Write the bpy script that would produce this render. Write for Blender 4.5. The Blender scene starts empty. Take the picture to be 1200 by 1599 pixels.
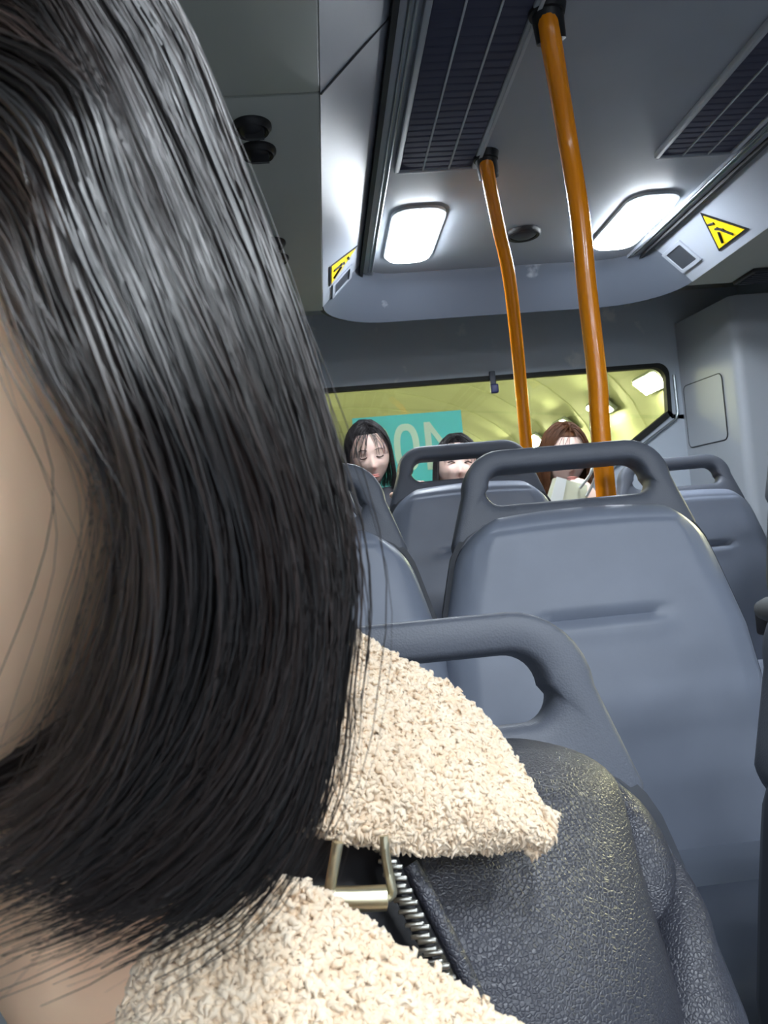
import bpy, bmesh, math, random
import numpy as np
from mathutils import Vector, Matrix

rng = np.random.default_rng(7)
random.seed(7)
sc = bpy.context.scene
COL = sc.collection

# ------------------------------------------------------------------ camera
CAMZ = 1.10
F = 1250.0                       # focal length in pixels of the 1200 x 1599 frame
_yc = np.array([(510 - 600) / F, -(850 - 799.5) / F, 1.0]); _yc /= np.linalg.norm(_yc)
_a = math.radians(5.0)
_zc = np.array([-math.sin(_a), math.cos(_a), 0.0]); _zc -= _yc * _zc.dot(_yc); _zc /= np.linalg.norm(_zc)
_xc = np.cross(_zc, -_yc); _xc = -_xc if _xc[0] < 0 else _xc
WR = np.array([_xc[0], _yc[0], _zc[0]])      # camera right / up / forward in world axes
WU = np.array([_xc[1], _yc[1], _zc[1]])
WF = np.array([_xc[2], _yc[2], _zc[2]])
CAM = np.array([0.0, 0.0, CAMZ])

def P(px, py, Y):
    """world point seen at a pixel of the photograph, at depth Y along the bus"""
    d = WR * (px - 600) / F - WU * (py - 799.5) / F + WF
    return CAM + d * (Y / d[1])

def Pz(px, py, z):
    d = WR * (px - 600) / F - WU * (py - 799.5) / F + WF
    return CAM + d * ((z - CAMZ) / d[2])

cam_d = bpy.data.cameras.new('camera')
cam = bpy.data.objects.new('camera', cam_d); COL.objects.link(cam)
cam_d.sensor_fit = 'VERTICAL'; cam_d.sensor_height = 36.0; cam_d.sensor_width = 27.0
cam_d.lens = F / 1599 * 36.0
cam_d.clip_start = 0.01; cam_d.clip_end = 200
cam.matrix_world = Matrix(((WR[0], WU[0], -WF[0], CAM[0]), (WR[1], WU[1], -WF[1], CAM[1]),
                           (WR[2], WU[2], -WF[2], CAM[2]), (0, 0, 0, 1)))
cam_d.dof.use_dof = True
cam_d.dof.focus_distance = 0.75
cam_d.dof.aperture_fstop = 26.0
sc.camera = cam

# ------------------------------------------------------------------ world, exposure
w = bpy.data.worlds.new('night'); sc.world = w; w.use_nodes = True
w.node_tree.nodes['Background'].inputs[0].default_value = (0.02, 0.022, 0.03, 1)
w.node_tree.nodes['Background'].inputs[1].default_value = 1.0
sc.view_settings.view_transform = 'Standard'
sc.view_settings.look = 'None'
sc.view_settings.gamma = 1.0
sc.view_settings.use_curve_mapping = False
sc.view_settings.exposure = 0.0
LAMP_E = 63.0          # ceiling lamps of the bus
TUNNEL_E = 300.0        # lamps of the road tunnel
sc.cycles.use_denoising = True

# ------------------------------------------------------------------ materials
def srgb(r, g, b):
    f = lambda c: (c / 12.92 if c <= 0.04045 else ((c + 0.055) / 1.055) ** 2.4)
    return (f(r / 255), f(g / 255), f(b / 255), 1)

def mat(name, col, rough=0.5, metal=0.0, spec=0.5, noise=None, bump=None, coat=0.0, sss=0.0, sheen=0.0, emit=None, alpha=None):
    m = bpy.data.materials.new(name); m.use_nodes = True
    nt = m.node_tree; b = nt.nodes['Principled BSDF']
    b.inputs['Base Color'].default_value = col
    b.inputs['Roughness'].default_value = rough
    b.inputs['Metallic'].default_value = metal
    b.inputs['Specular IOR Level'].default_value = spec
    b.inputs['Coat Weight'].default_value = coat
    if sss:
        b.inputs['Subsurface Weight'].default_value = sss
        b.inputs['Subsurface Radius'].default_value = (0.012, 0.005, 0.003)
        b.inputs['Subsurface Scale'].default_value = 0.6
    if sheen: b.inputs['Sheen Weight'].default_value = sheen
    if emit:
        b.inputs['Emission Color'].default_value = emit[0]; b.inputs['Emission Strength'].default_value = emit[1]
    tc = nt.nodes.new('ShaderNodeTexCoord')
    if noise:                                  # (scale, amount, [second colour])
        n = nt.nodes.new('ShaderNodeTexNoise'); n.inputs['Scale'].default_value = noise[0]
        n.inputs['Detail'].default_value = 5
        nt.links.new(tc.outputs['Object'], n.inputs['Vector'])
        r = nt.nodes.new('ShaderNodeValToRGB')
        r.color_ramp.elements[0].position = noise[3] if len(noise) > 3 else 0.35
        r.color_ramp.elements[1].position = noise[4] if len(noise) > 4 else 0.7
        c2 = noise[2] if len(noise) > 2 and noise[2] else tuple(min(1, c * (1 + noise[1])) for c in col[:3]) + (1,)
        r.color_ramp.elements[0].color = col; r.color_ramp.elements[1].color = c2
        nt.links.new(n.outputs['Fac'], r.inputs['Fac']); nt.links.new(r.outputs['Color'], b.inputs['Base Color'])
    if bump:                                   # (kind, scale, strength, distance)
        if bump[0] == 'voronoi':
            n = nt.nodes.new('ShaderNodeTexVoronoi'); n.inputs['Scale'].default_value = bump[1]; out = n.outputs['Distance']
        elif bump[0] == 'leather':
            n = nt.nodes.new('ShaderNodeTexVoronoi'); n.feature = 'DISTANCE_TO_EDGE'; n.inputs['Scale'].default_value = bump[1]
            mr = nt.nodes.new('ShaderNodeMapRange'); mr.inputs['From Max'].default_value = 0.22; nt.links.new(n.outputs['Distance'], mr.inputs['Value']); out = mr.outputs['Result']
        else:
            n = nt.nodes.new('ShaderNodeTexNoise'); n.inputs['Scale'].default_value = bump[1]; n.inputs['Detail'].default_value = 3; out = n.outputs['Fac']
        nt.links.new(tc.outputs['Object'], n.inputs['Vector'])
        bp = nt.nodes.new('ShaderNodeBump'); bp.inputs['Strength'].default_value = bump[2]; bp.inputs['Distance'].default_value = bump[3]
        nt.links.new(out, bp.inputs['Height']); nt.links.new(bp.outputs['Normal'], b.inputs['Normal'])
    return m

def glass_mat(name, tint, refl):
    m = bpy.data.materials.new(name); m.use_nodes = True; nt = m.node_tree
    for n in list(nt.nodes): nt.nodes.remove(n)
    o = nt.nodes.new('ShaderNodeOutputMaterial'); mix = nt.nodes.new('ShaderNodeMixShader')
    t = nt.nodes.new('ShaderNodeBsdfTransparent'); g = nt.nodes.new('ShaderNodeBsdfGlossy'); fr = nt.nodes.new('ShaderNodeFresnel')
    t.inputs['Color'].default_value = tint; g.inputs['Roughness'].default_value = refl; fr.inputs['IOR'].default_value = 1.45
    nt.links.new(fr.outputs[0], mix.inputs[0]); nt.links.new(t.outputs[0], mix.inputs[1]); nt.links.new(g.outputs[0], mix.inputs[2])
    nt.links.new(mix.outputs[0], o.inputs[0])
    return m

M = {}
M['vinyl'] = mat('seat_vinyl', srgb(128, 136, 152), 0.42, bump=('noise', 900, 0.12, 0.0006), noise=(14, 0.08))
M['plastic'] = mat('seat_plastic', srgb(92, 97, 108), 0.5, bump=('voronoi', 620, 0.35, 0.0005))
M['shell'] = mat('seat_shell', srgb(52, 56, 64), 0.5)
M['black'] = mat('black_plastic', srgb(22, 23, 28), 0.45)
M['ceil'] = mat('ceiling_panel', srgb(158, 164, 172), 0.45, noise=(6, 0.08))
M['duct'] = mat('duct_panel', srgb(150, 156, 166), 0.42, bump=('noise', 60, 0.05, 0.001))
M['fairing'] = mat('rear_fairing', srgb(92, 99, 111), 0.5, noise=(9, 0.3, srgb(150, 156, 164), 0.68, 0.74))
M['soffit'] = mat('soffit_panel', srgb(176, 180, 172), 0.55, noise=(5, 0.06))
M['rear'] = mat('rear_panel', srgb(190, 200, 212), 0.5, noise=(9, 0.3, srgb(222, 226, 230), 0.66, 0.74))
M['rail'] = mat('rail_metal', srgb(140, 148, 152), 0.28, metal=0.7)
M['rail_dark'] = mat('rail_groove', srgb(40, 42, 46), 0.6)
M['grille'] = mat('grille_dark', srgb(72, 74, 92), 0.85, spec=0.2)
M['white_strip'] = mat('white_strip', srgb(190, 196, 200), 0.5)
M['orange'] = mat('orange_enamel', srgb(250, 150, 14), 0.25, coat=0.3)
M['lens'] = mat('lamp_lens', (0.9, 0.93, 1, 1), 0.4, emit=((0.86, 0.93, 1.0, 1), LAMP_E))
M['yellow'] = mat('warning_yellow', srgb(245, 205, 20), 0.45)
M['skin'] = mat('skin', srgb(250, 210, 176), 0.5, sss=0.15, bump=('noise', 700, 0.08, 0.0004), noise=(30, 0.08))
M['skin_pale'] = mat('skin_pale', srgb(246, 212, 198), 0.5, sss=0.1)
M['lip'] = mat('lips', srgb(214, 140, 130), 0.4)
M['brow'] = mat('eyebrow', srgb(78, 58, 52), 0.7)
M['eye'] = mat('eye_white', srgb(230, 228, 225), 0.2)
M['iris'] = mat('iris', srgb(40, 26, 20), 0.15)
M['hair_black'] = mat('black_hair', srgb(34, 30, 33), 0.38, spec=0.6, noise=(40, 0.4))
M['hair_fg'] = mat('dark_brown_hair', srgb(36, 29, 29), 0.34, spec=1.0, noise=(18, 0.3, srgb(66, 48, 40), 0.45, 0.62))
M['hair_brown'] = mat('brown_hair', srgb(92, 58, 36), 0.42, noise=(40, 0.4))
M['leather'] = mat('black_leather', srgb(50, 52, 62), 0.42, spec=0.75, bump=('leather', 480, 0.55, 0.0005))
M['leather_dark'] = mat('inner_leather', srgb(20, 21, 27), 0.5)
M['fleece'] = mat('fleece', srgb(238, 214, 184), 0.85, sheen=0.3, noise=(120, 0.1, srgb(247, 230, 206)))
M['metal'] = mat('zip_metal', srgb(150, 150, 145), 0.3, metal=1.0)
M['brass'] = mat('pale_brass', srgb(216, 210, 182), 0.36, metal=1.0)
M['cloth_black'] = mat('black_cloth', srgb(34, 34, 40), 0.8)
M['cloth_navy'] = mat('navy_cloth', srgb(40, 46, 62), 0.85)
M['cloth_grey'] = mat('grey_cloth', srgb(70, 72, 80), 0.85)
M['denim'] = mat('dark_denim', srgb(44, 52, 74), 0.85)
M['paper'] = mat('white_paper', srgb(226, 230, 226), 0.6)
M['paper2'] = mat('cream_paper', srgb(214, 216, 190), 0.6)
M['teal'] = mat('teal_film', srgb(140, 222, 228), 0.5)
def film(m, k=0.5):
    nt = m.node_tree; b = nt.nodes['Principled BSDF']; t = nt.nodes.new('ShaderNodeBsdfTranslucent'); t.inputs[0].default_value = b.inputs['Base Color'].default_value
    mx = nt.nodes.new('ShaderNodeMixShader'); mx.inputs[0].default_value = k
    nt.links.new(b.outputs[0], mx.inputs[1]); nt.links.new(t.outputs[0], mx.inputs[2]); nt.links.new(mx.outputs[0], nt.nodes['Material Output'].inputs[0])
film(M['teal'], 0.65)
M['digit'] = mat('digit_film', srgb(232, 246, 214), 0.5)
film(M['digit'], 0.3)
M['blue'] = mat('blue_plastic', srgb(62, 66, 118), 0.4)
M['floor'] = mat('floor_vinyl', srgb(105, 107, 110), 0.6, noise=(80, 0.3))
M['wall'] = mat('side_wall', srgb(172, 178, 186), 0.5)
M['tunnel'] = mat('tunnel_lining', srgb(142, 146, 119), 0.7, noise=(0.6, 0.12))
M['road'] = mat('asphalt', srgb(60, 60, 58), 0.9, noise=(20, 0.4))
M['tunnel_lens'] = mat('tunnel_lamp_lens', (1, 0.95, 0.6, 1), 0.4, emit=((1.0, 0.95, 0.54, 1), TUNNEL_E))
M['rubber'] = mat('window_rubber', srgb(26, 28, 26), 0.6)
M['glass_side'] = glass_mat('tinted_glass', (0.08, 0.09, 0.09, 1), 0.02)
def tone_mix(m, dark, light):
    nt = m.node_tree; b = nt.nodes['Principled BSDF']; at = nt.nodes.new('ShaderNodeAttribute'); at.attribute_name = 'tone'
    mx = nt.nodes.new('ShaderNodeMix'); mx.data_type = 'RGBA'; mx.inputs[6].default_value = dark; mx.inputs[7].default_value = light
    nt.links.new(at.outputs['Fac'], mx.inputs[0]); nt.links.new(mx.outputs[2], b.inputs['Base Color'])
M['hair_strand'] = mat('hair_strands', srgb(30, 25, 26), 0.33, spec=1.0)
M['hair_strand'].node_tree.nodes['Principled BSDF'].inputs['IOR'].default_value = 1.58
tone_mix(M['hair_strand'], srgb(9, 7, 9), srgb(58, 44, 39))
M['glass'] = glass_mat('window_glass', (0.93, 0.96, 0.93, 1), 0.02)

# ------------------------------------------------------------------ mesh helpers
class MB:
    def __init__(s): s.v = []; s.f = []; s.n = 0
    def add(s, verts, faces):
        verts = np.asarray(verts, float).reshape(-1, 3)
        s.v.append(verts); k = s.n
        s.f.extend([tuple(i + k for i in f) for f in faces]); s.n += len(verts)
        return s
    def box(s, c, size, rot=None):
        c = np.asarray(c, float); h = np.asarray(size, float) / 2
        v = np.array([(x, y, z) for x in (-1, 1) for y in (-1, 1) for z in (-1, 1)], float) * h
        if rot is not None: v = v @ np.asarray(rot).T
        return s.add(v + c, [(0, 1, 3, 2), (4, 6, 7, 5), (0, 4, 5, 1), (2, 3, 7, 6), (0, 2, 6, 4), (1, 5, 7, 3)])
    def rbox(s, c, size, r=0.01, seg=3, rot=None):
        """box with rounded edges"""
        bm = bmesh.new(); bmesh.ops.create_cube(bm, size=1)
        for v in bm.verts: v.co = Vector((v.co.x * size[0], v.co.y * size[1], v.co.z * size[2]))
        bmesh.ops.bevel(bm, geom=bm.edges[:], offset=r, segments=seg, profile=0.5, affect='EDGES')
        v = np.array([q.co[:] for q in bm.verts]); 
        for i, q in enumerate(bm.verts): q.index = i
        f = [[q.index for q in fc.verts] for fc in bm.faces]; bm.free()
        if rot is not None: v = v @ np.asarray(rot).T
        return s.add(v + np.asarray(c, float), f)
    def tube(s, pts, rad, n=10, cap=True):
        pts = np.asarray(pts, float); m = len(pts)
        rad = np.full(m, rad) if np.isscalar(rad) else np.asarray(rad, float)
        t = np.gradient(pts, axis=0); t /= np.linalg.norm(t, axis=1)[:, None] + 1e-12
        ref = np.array([0, 0, 1.0]) if abs(t[0][2]) < 0.9 else np.array([1.0, 0, 0])
        vs = []
        u = np.cross(t[0], ref); u /= np.linalg.norm(u)
        for i in range(m):
            u = u - t[i] * u.dot(t[i]); u /= np.linalg.norm(u); w_ = np.cross(t[i], u)
            a = np.linspace(0, 2 * np.pi, n, endpoint=False)
            vs.append(pts[i] + rad[i] * (np.cos(a)[:, None] * u + np.sin(a)[:, None] * w_))
        f = [(i * n + j, i * n + (j + 1) % n, (i + 1) * n + (j + 1) % n, (i + 1) * n + j) for i in range(m - 1) for j in range(n)]
        if cap: f += [tuple(range(n))[::-1], tuple((m - 1) * n + j for j in range(n))]
        return s.add(np.vstack(vs), f)
    def grid(s, g, close_u=False, close_v=False, flip=False):
        g = np.asarray(g, float); a, b = g.shape[:2]
        f = []
        for i in range(a if close_u else a - 1):
            for j in range(b if close_v else b - 1):
                q = (i * b + j, i * b + (j + 1) % b, ((i + 1) % a) * b + (j + 1) % b, ((i + 1) % a) * b + j)
                f.append(q[::-1] if flip else q)
        return s.add(g.reshape(-1, 3), f)
    def ellipsoid(s, c, r, nu=20, nv=12, rot=None):
        a = np.linspace(0, 2 * np.pi, nu, endpoint=False); b = np.linspace(-np.pi / 2, np.pi / 2, nv)
        g = np.array([[(math.cos(q) * math.cos(p), math.cos(q) * math.sin(p), math.sin(q)) for p in a] for q in b]) * np.asarray(r)
        if rot is not None: g = g @ np.asarray(rot).T
        return s.grid(g + np.asarray(c, float), close_v=True)
    def prism(s, poly, y0, y1, axis=1):
        """polygon in the plane across `axis`, extruded from y0 to y1"""
        n = len(poly); v = []
        for y in (y0, y1):
            for (p, q) in poly:
                v.append({0: (y, p, q), 1: (p, y, q), 2: (p, q, y)}[axis])
        f = [tuple(range(n)), tuple(range(n, 2 * n))[::-1]] + [(i, n + i, n + (i + 1) % n, (i + 1) % n) for i in range(n)]
        return s.add(v, f)
    def mesh(s, name, smooth=True, sharp=None):
        me = bpy.data.meshes.new(name)
        v = np.vstack(s.v)
        me.from_pydata(v.tolist(), [], s.f); me.validate()
        bm = bmesh.new(); bm.from_mesh(me); bmesh.ops.recalc_face_normals(bm, faces=bm.faces[:]); bm.to_mesh(me); bm.free()
        if smooth:
            me.polygons.foreach_set('use_smooth', [True] * len(me.polygons))
            if sharp: me.set_sharp_from_angle(angle=math.radians(sharp))
        return me
    def obj(s, name, m, parent=None, origin=None, smooth=True, sharp=45):
        if parent is not None and origin is None: origin = parent.get('_o', (0, 0, 0))
        if origin is not None: s.v = [q - np.asarray(origin, float) for q in s.v]
        me = s.mesh(name, smooth, sharp); me.materials.append(m)
        o = bpy.data.objects.new(name, me); COL.objects.link(o)
        if parent is not None: o.parent = parent
        elif origin is not None: o.location = origin
        return o

ORG = {}
def mk(mb, name, m, parent=None, origin=None, smooth=True, sharp=45):
    """one mesh object; world-space vertices are stored about the thing's own origin"""
    if parent is not None: org = ORG.get(parent.name, (0, 0, 0))
    else: org = origin if origin is not None else (0, 0, 0)
    mb.v = [q - np.asarray(org, float) for q in mb.v]
    me = mb.mesh(name, smooth, sharp); me.materials.append(m)
    o = bpy.data.objects.new(name, me); COL.objects.link(o)
    if parent is not None: o.parent = parent
    else: o.location = org
    ORG[o.name] = org
    return o

def empty(name, loc):
    o = bpy.data.objects.new(name, None); COL.objects.link(o); o.location = loc; o.empty_display_size = 0.1
    ORG[o.name] = tuple(loc); return o

def tag(o, label=None, cat=None, group=None, kind=None):
    if label: o['label'] = label
    if cat: o['category'] = cat
    if group: o['group'] = group
    if kind: o['kind'] = kind
    return o

def dup(o, parent=None, loc=None):
    c = o.copy(); COL.objects.link(c)
    if parent is not None: c.parent = parent
    if loc is not None: c.location = loc
    for ch in o.children: dup(ch, c)
    return c

def arc2(cx, cz, r, a0, a1, n):
    return [(cx + r * math.cos(a), cz + r * math.sin(a)) for a in np.linspace(a0, a1, n)]

def rrect(x0, x1, y0, y1, r, n=6):
    h = math.pi / 2
    return (arc2(x1 - r, y1 - r, r, 0, h, n) + arc2(x0 + r, y1 - r, r, h, 2 * h, n) +
            arc2(x0 + r, y0 + r, r, 2 * h, 3 * h, n) + arc2(x1 - r, y0 + r, r, 3 * h, 4 * h, n))

def spline(pts, n):
    """Catmull-Rom through pts, n samples evenly spread by arc length"""
    p = np.asarray(pts, float); p = np.vstack([2 * p[0] - p[1], p, 2 * p[-1] - p[-2]])
    out = []
    for i in range(1, len(p) - 2):
        for t in np.linspace(0, 1, 16, endpoint=False):
            a, b, c, d = p[i - 1], p[i], p[i + 1], p[i + 2]
            out.append(0.5 * (2 * b + (c - a) * t + (2 * a - 5 * b + 4 * c - d) * t * t + (3 * b - a - 3 * c + d) * t ** 3))
    out.append(p[-2]); out = np.array(out)
    L = np.r_[0, np.cumsum(np.linalg.norm(np.diff(out, axis=0), axis=1))]
    q = np.linspace(0, L[-1], n)
    return np.stack([np.interp(q, L, out[:, k]) for k in range(out.shape[1])], 1)

def strands_mesh(name, S, R, sides=3, tone=None):
    """S: (n, k, 3) strand points, R: (n, k) radii -> one mesh of thin tubes"""
    n, k, _ = S.shape
    t = np.gradient(S, axis=1); t /= np.linalg.norm(t, axis=2, keepdims=True) + 1e-12
    ref = np.array([0.31, -0.9, 0.29]); ref /= np.linalg.norm(ref)
    u = np.cross(t, ref); u /= np.linalg.norm(u, axis=2, keepdims=True) + 1e-9
    w_ = np.cross(t, u)
    a = np.linspace(0, 2 * np.pi, sides, endpoint=False)
    V = S[:, :, None, :] + R[:, :, None, None] * (np.cos(a)[None, None, :, None] * u[:, :, None, :] + np.sin(a)[None, None, :, None] * w_[:, :, None, :])
    V = V.reshape(-1, 3)
    base = (np.arange(n) * k * sides)[:, None, None] + (np.arange(k - 1) * sides)[None, :, None]
    j = np.arange(sides)[None, None, :]; j2 = (j + 1) % sides
    q = np.stack([base + j, base + j2, base + sides + j2, base + sides + j], -1).reshape(-1, 4)
    me = bpy.data.meshes.new(name)
    me.vertices.add(len(V)); me.vertices.foreach_set('co', V.astype(np.float32).ravel())
    me.loops.add(q.size); me.loops.foreach_set('vertex_index', q.astype(np.int32).ravel())
    me.polygons.add(len(q)); me.polygons.foreach_set('loop_start', np.arange(0, q.size, 4, dtype=np.int32))
    me.polygons.foreach_set('use_smooth', np.ones(len(q), bool))
    me.update(calc_edges=True)
    if tone is not None:
        at = me.attributes.new('tone', 'FLOAT', 'POINT'); at.data.foreach_set('value', np.repeat(tone, k * sides).astype(np.float32))
    return me

def link_mesh(me, name, m, parent):
    org = np.asarray(ORG.get(parent.name, (0, 0, 0)), float)
    me.transform(Matrix.Translation(-Vector(org)))
    me.materials.append(m); o = bpy.data.objects.new(name, me); COL.objects.link(o); o.parent = parent
    ORG[o.name] = tuple(org); return o
# ------------------------------------------------------------------ the bus body
BC = 0.60                                   # centre line of the bus
XL, XR = -0.46, 1.66
YF, YR = -4.3, 2.95
ZC = CAMZ + 0.80                            # raised ceiling field
ZS = CAMZ + 0.68                            # soffit at both sides
def structure(o): o['kind'] = 'structure'; return o

fl = structure(mk(MB().box(((XL + XR) / 2, (YF + 0.78) / 2, 0.025), (XR - XL, 0.78 - YF, 0.05)), 'floor', M['floor'], smooth=False))
structure(mk(MB().box(((XL + XR) / 2, (0.78 + 1.42) / 2, 0.1185), (XR - XL, 0.64, 0.237)), 'floor_1', M['floor'], smooth=False))
structure(mk(MB().box(((XL + XR) / 2, (1.42 + YR) / 2, 0.1375), (XR - XL, YR - 1.42, 0.275)), 'floor_2', M['floor'], smooth=False))

def upath(xl, xr, yr, r, n=10):
    return [(xl, YF)] + [(xl, yr - r)] + arc2(xl + r, yr - r, r, math.pi, math.pi / 2, n)[1:] + arc2(xr - r, yr - r, r, math.pi / 2, 0, n) + [(xr, YF)]
# inner tray: rounded ring sloping from the soffit edge up to the ceiling field
lev = [(0.050, 0.680, 2.490, 0.21), (0.056, 0.686, 2.484, 0.205), (0.115, 0.745, 2.43, 0.16), (0.160, 0.788, 2.395, 0.12), (0.168, 0.800, 2.39, 0.11)]
rings = []
for (xl, z, yr, r) in lev:
    pts = upath(xl, 2 * BC - xl, yr, r)
    rings.append([(x, y, CAMZ + z) for (x, y) in pts])
structure(mk(MB().grid([r_[:2] for r_ in rings]), 'trim_1', M['duct'], sharp=35))
structure(mk(MB().grid([r_[-2:] for r_ in rings]), 'trim_31', M['duct'], sharp=35))
structure(mk(MB().grid([r_[1:-1] for r_ in rings]), 'trim_32', M['fairing'], sharp=35))
cl = MB(); pts = upath(0.168, 2 * BC - 0.168, 2.39, 0.11)
cl.add([(x, y, ZC) for x, y in pts] + [(x, y, ZC + 0.02) for x, y in pts], [tuple(range(len(pts))), tuple(range(len(pts), 2 * len(pts)))[::-1]])
structure(mk(cl, 'ceiling', M['ceil'], smooth=False))
# outer lip of the tray at the rear, roof above it
lip = MB(); p0 = upath(0.050, 2 * BC - 0.05, 2.490, 0.21)[1:-1]
lip.grid([[(x, y, ZS) for x, y in p0], [(x + (0.012 if x > BC else -0.012), y + 0.012, ZS + 0.004) for x, y in p0], [(x, y + 0.012, CAMZ + 0.85) for x, y in p0]])
structure(mk(lip, 'trim_2', M['rail_dark']))
structure(mk(MB().box(((XL + XR) / 2, (YF + YR) / 2, CAMZ + 0.86), (XR - XL + 0.1, YR - YF + 0.1, 0.02)), 'ceiling_1', M['soffit'], smooth=False))
# soffit panels at both sides, in two lengths with a joint
k = 3
for side in (0, 1):
    xa, xb = (XL, 0.050) if side == 0 else (2 * BC - 0.05, XR)
    for (ya, yb) in ((YF, 1.187), (1.191, 2.32)):
        s_ = MB().rbox(((xa + xb) / 2, (ya + yb) / 2, ZS + 0.012), (xb - xa, yb - ya, 0.024), 0.004, 2)
        structure(mk(s_, f'trim_{k}', M['soffit'])); k += 1
# joint line across the sloping face
jl = MB()
for side in (0, 1):
    f_ = lambda x: x if side == 0 else 2 * BC - x
    jl.tube([(f_(0.051), 1.189, CAMZ + 0.679), (f_(0.165), 1.189, CAMZ + 0.793)], 0.0016, 6)
structure(mk(jl, f'trim_{k}', M['rail_dark'])); k += 1
# rails beside the ceiling field: dark gap, channel, two bright ribs
for side in (0, 1):
    f_ = lambda x: x if side == 0 else 2 * BC - x
    def strip(x0, x1, z0, z1, m, nm=None):
        global k
        structure(mk(MB().box(((f_(x0) + f_(x1)) / 2, (YF + 2.36) / 2, CAMZ + (z0 + z1) / 2), (abs(x1 - x0), 2.36 - YF, abs(z1 - z0))), f'trim_{k}', m, smooth=False)); k += 1
    strip(0.166, 0.176, 0.780, 0.799, M['rail_dark'])
    strip(0.176, 0.208, 0.790, 0.7995, M['duct'] if side else M['ceil'])
    for xx in (0.193, 0.203):
        structure(mk(MB().tube([(f_(xx), YF, CAMZ + 0.789), (f_(xx), 2.33, CAMZ + 0.789)], 0.0028, 8), f'trim_{k}', M['rail'])); k += 1

# rear wall with the window opening
WZ1 = CAMZ + 0.575
win = ([(1.325, CAMZ + 0.345)] + arc2(1.357 - 0.045, WZ1 - 0.045, 0.045, 0, math.pi / 2, 7) + arc2(-0.157 + 0.045, WZ1 - 0.045, 0.045, math.pi / 2, math.pi, 7)
       + [(-0.125, CAMZ + 0.345), (0.21, CAMZ + 0.15), (0.99, CAMZ + 0.15)])
win = [(1.357, CAMZ + 0.375), (1.352, CAMZ + 0.36)] + win[1:15] + [(-0.157, CAMZ + 0.375), (-0.152, CAMZ + 0.36), (0.16, CAMZ + 0.165), (0.2, CAMZ + 0.15), (1.0, CAMZ + 0.15), (1.04, CAMZ + 0.165)]
def hole_wall(outer, inner, y, mb):
    """wall sheet between a rectangle and an opening, joined by nearest angle"""
    cx = sum(p[0] for p in inner) / len(inner); cz = sum(p[1] for p in inner) / len(inner)
    dense = []
    for i in range(len(inner)):
        a, b = np.array(inner[i]), np.array(inner[(i + 1) % len(inner)])
        dense += [tuple(a + (b - a) * q) for q in (0, 0.2, 0.4, 0.6, 0.8)]
    inner = dense; g = []
    for (x, z) in inner:
        dx, dz = x - cx, z - cz
        t = min([((outer[1] if dx > 0 else outer[0]) - cx) / dx if abs(dx) > 1e-9 else 1e9, ((outer[3] if dz > 0 else outer[2]) - cz) / dz if abs(dz) > 1e-9 else 1e9])
        g.append([(x, y, z), (cx + dx * t, y, cz + dz * t)])
    for c in ((outer[i], outer[j]) for i in (0, 1) for j in (2, 3)):
        k_ = min(range(len(g)), key=lambda i: (g[i][1][0] - c[0]) ** 2 + (g[i][1][2] - c[1]) ** 2); g[k_][1] = (c[0], y, c[1])
    mb.grid(g, close_u=True)
rw = MB(); hole_wall((XL - 0.6, XR + 0.6, -0.3, CAMZ + 0.9), win, YR, rw); hole_wall((XL - 0.6, XR + 0.6, -0.3, CAMZ + 0.9), win, YR + 0.05, rw)
rw.grid([[(x, YR, z), (x, YR + 0.05, z)] for x, z in win], close_u=True)
structure(mk(rw, 'wall_rear', M['rear'], smooth=False))
cxw = sum(p[0] for p in win) / len(win); czw = sum(p[1] for p in win) / len(win)
ins = lambda d: [(x - d * np.sign(x - cxw), z - d * np.sign(z - czw)) for x, z in win]
win1 = structure(mk(MB().prism(win, YR + 0.022, YR + 0.027), 'window_1', M['glass'], smooth=False))
rb = MB(); n_ = len(win); i_ = ins(0.016)
rb.grid([[(x, YR - 0.006, z), (a, YR - 0.006, c), (a, YR + 0.024, c)] for (x, z), (a, c) in zip(win, i_)], close_u=True)
rb.grid([[(x, YR - 0.006, z), (x, YR + 0.005, z)] for (x, z) in win], close_u=True)
mk(rb, 'window_rubber', M['rubber'], win1)
# pale edge beading on the right of the window
mk(MB().tube([(1.374, YR - 0.006, CAMZ + 0.525), (1.374, YR - 0.006, CAMZ + 0.38), (1.364, YR - 0.006, CAMZ + 0.355), (1.05, YR - 0.006, CAMZ + 0.158)], 0.006, 8), 'window_frame', M['rail'], win1)

# side walls with windows
def side_wall(x, name, wn):
    mb = MB(); t = 0.05; sx = -t if x < BC else t; xc = x + sx / 2
    y0, y1 = YF, YR
    mb.box((xc, (y0 + y1) / 2, 0.32), (t, y1 - y0, 1.24))
    mb.box((xc, (y0 + y1) / 2, CAMZ + 0.70), (t, y1 - y0, 0.34))
    for (a, b) in ((y0, y0 + 0.15), (-2.6, -2.5), (-0.85, -0.75), (0.85, 0.97), (2.42, y1)):
        mb.box((xc, (a + b) / 2, 1.25), (t, b - a, 0.7))
    structure(mk(mb, name, M['wall'], smooth=False))
    for (a, b) in ((y0 + 0.15, -2.6), (-2.5, -0.85), (-0.75, 0.85), (0.97, 2.42)):
        g = structure(mk(MB().box((xc, (a + b) / 2, 1.235), (0.006, b - a, 0.59)), f'window_{wn}', M['glass_side'], smooth=False)); wn += 1
        fr = MB()
        for z in (0.95, 1.52): fr.box((xc - sx * 0.2, (a + b) / 2, z), (0.02, b - a, 0.02))
        for y in (a + 0.01, b - 0.01): fr.box((xc - sx * 0.2, y, 1.235), (0.02, 0.02, 0.55))
        mk(fr, 'window_rubber', M['rubber'], g, smooth=False)
    return wn
side_wall(XR, 'wall_right', side_wall(XL, 'wall_left', 2))
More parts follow.
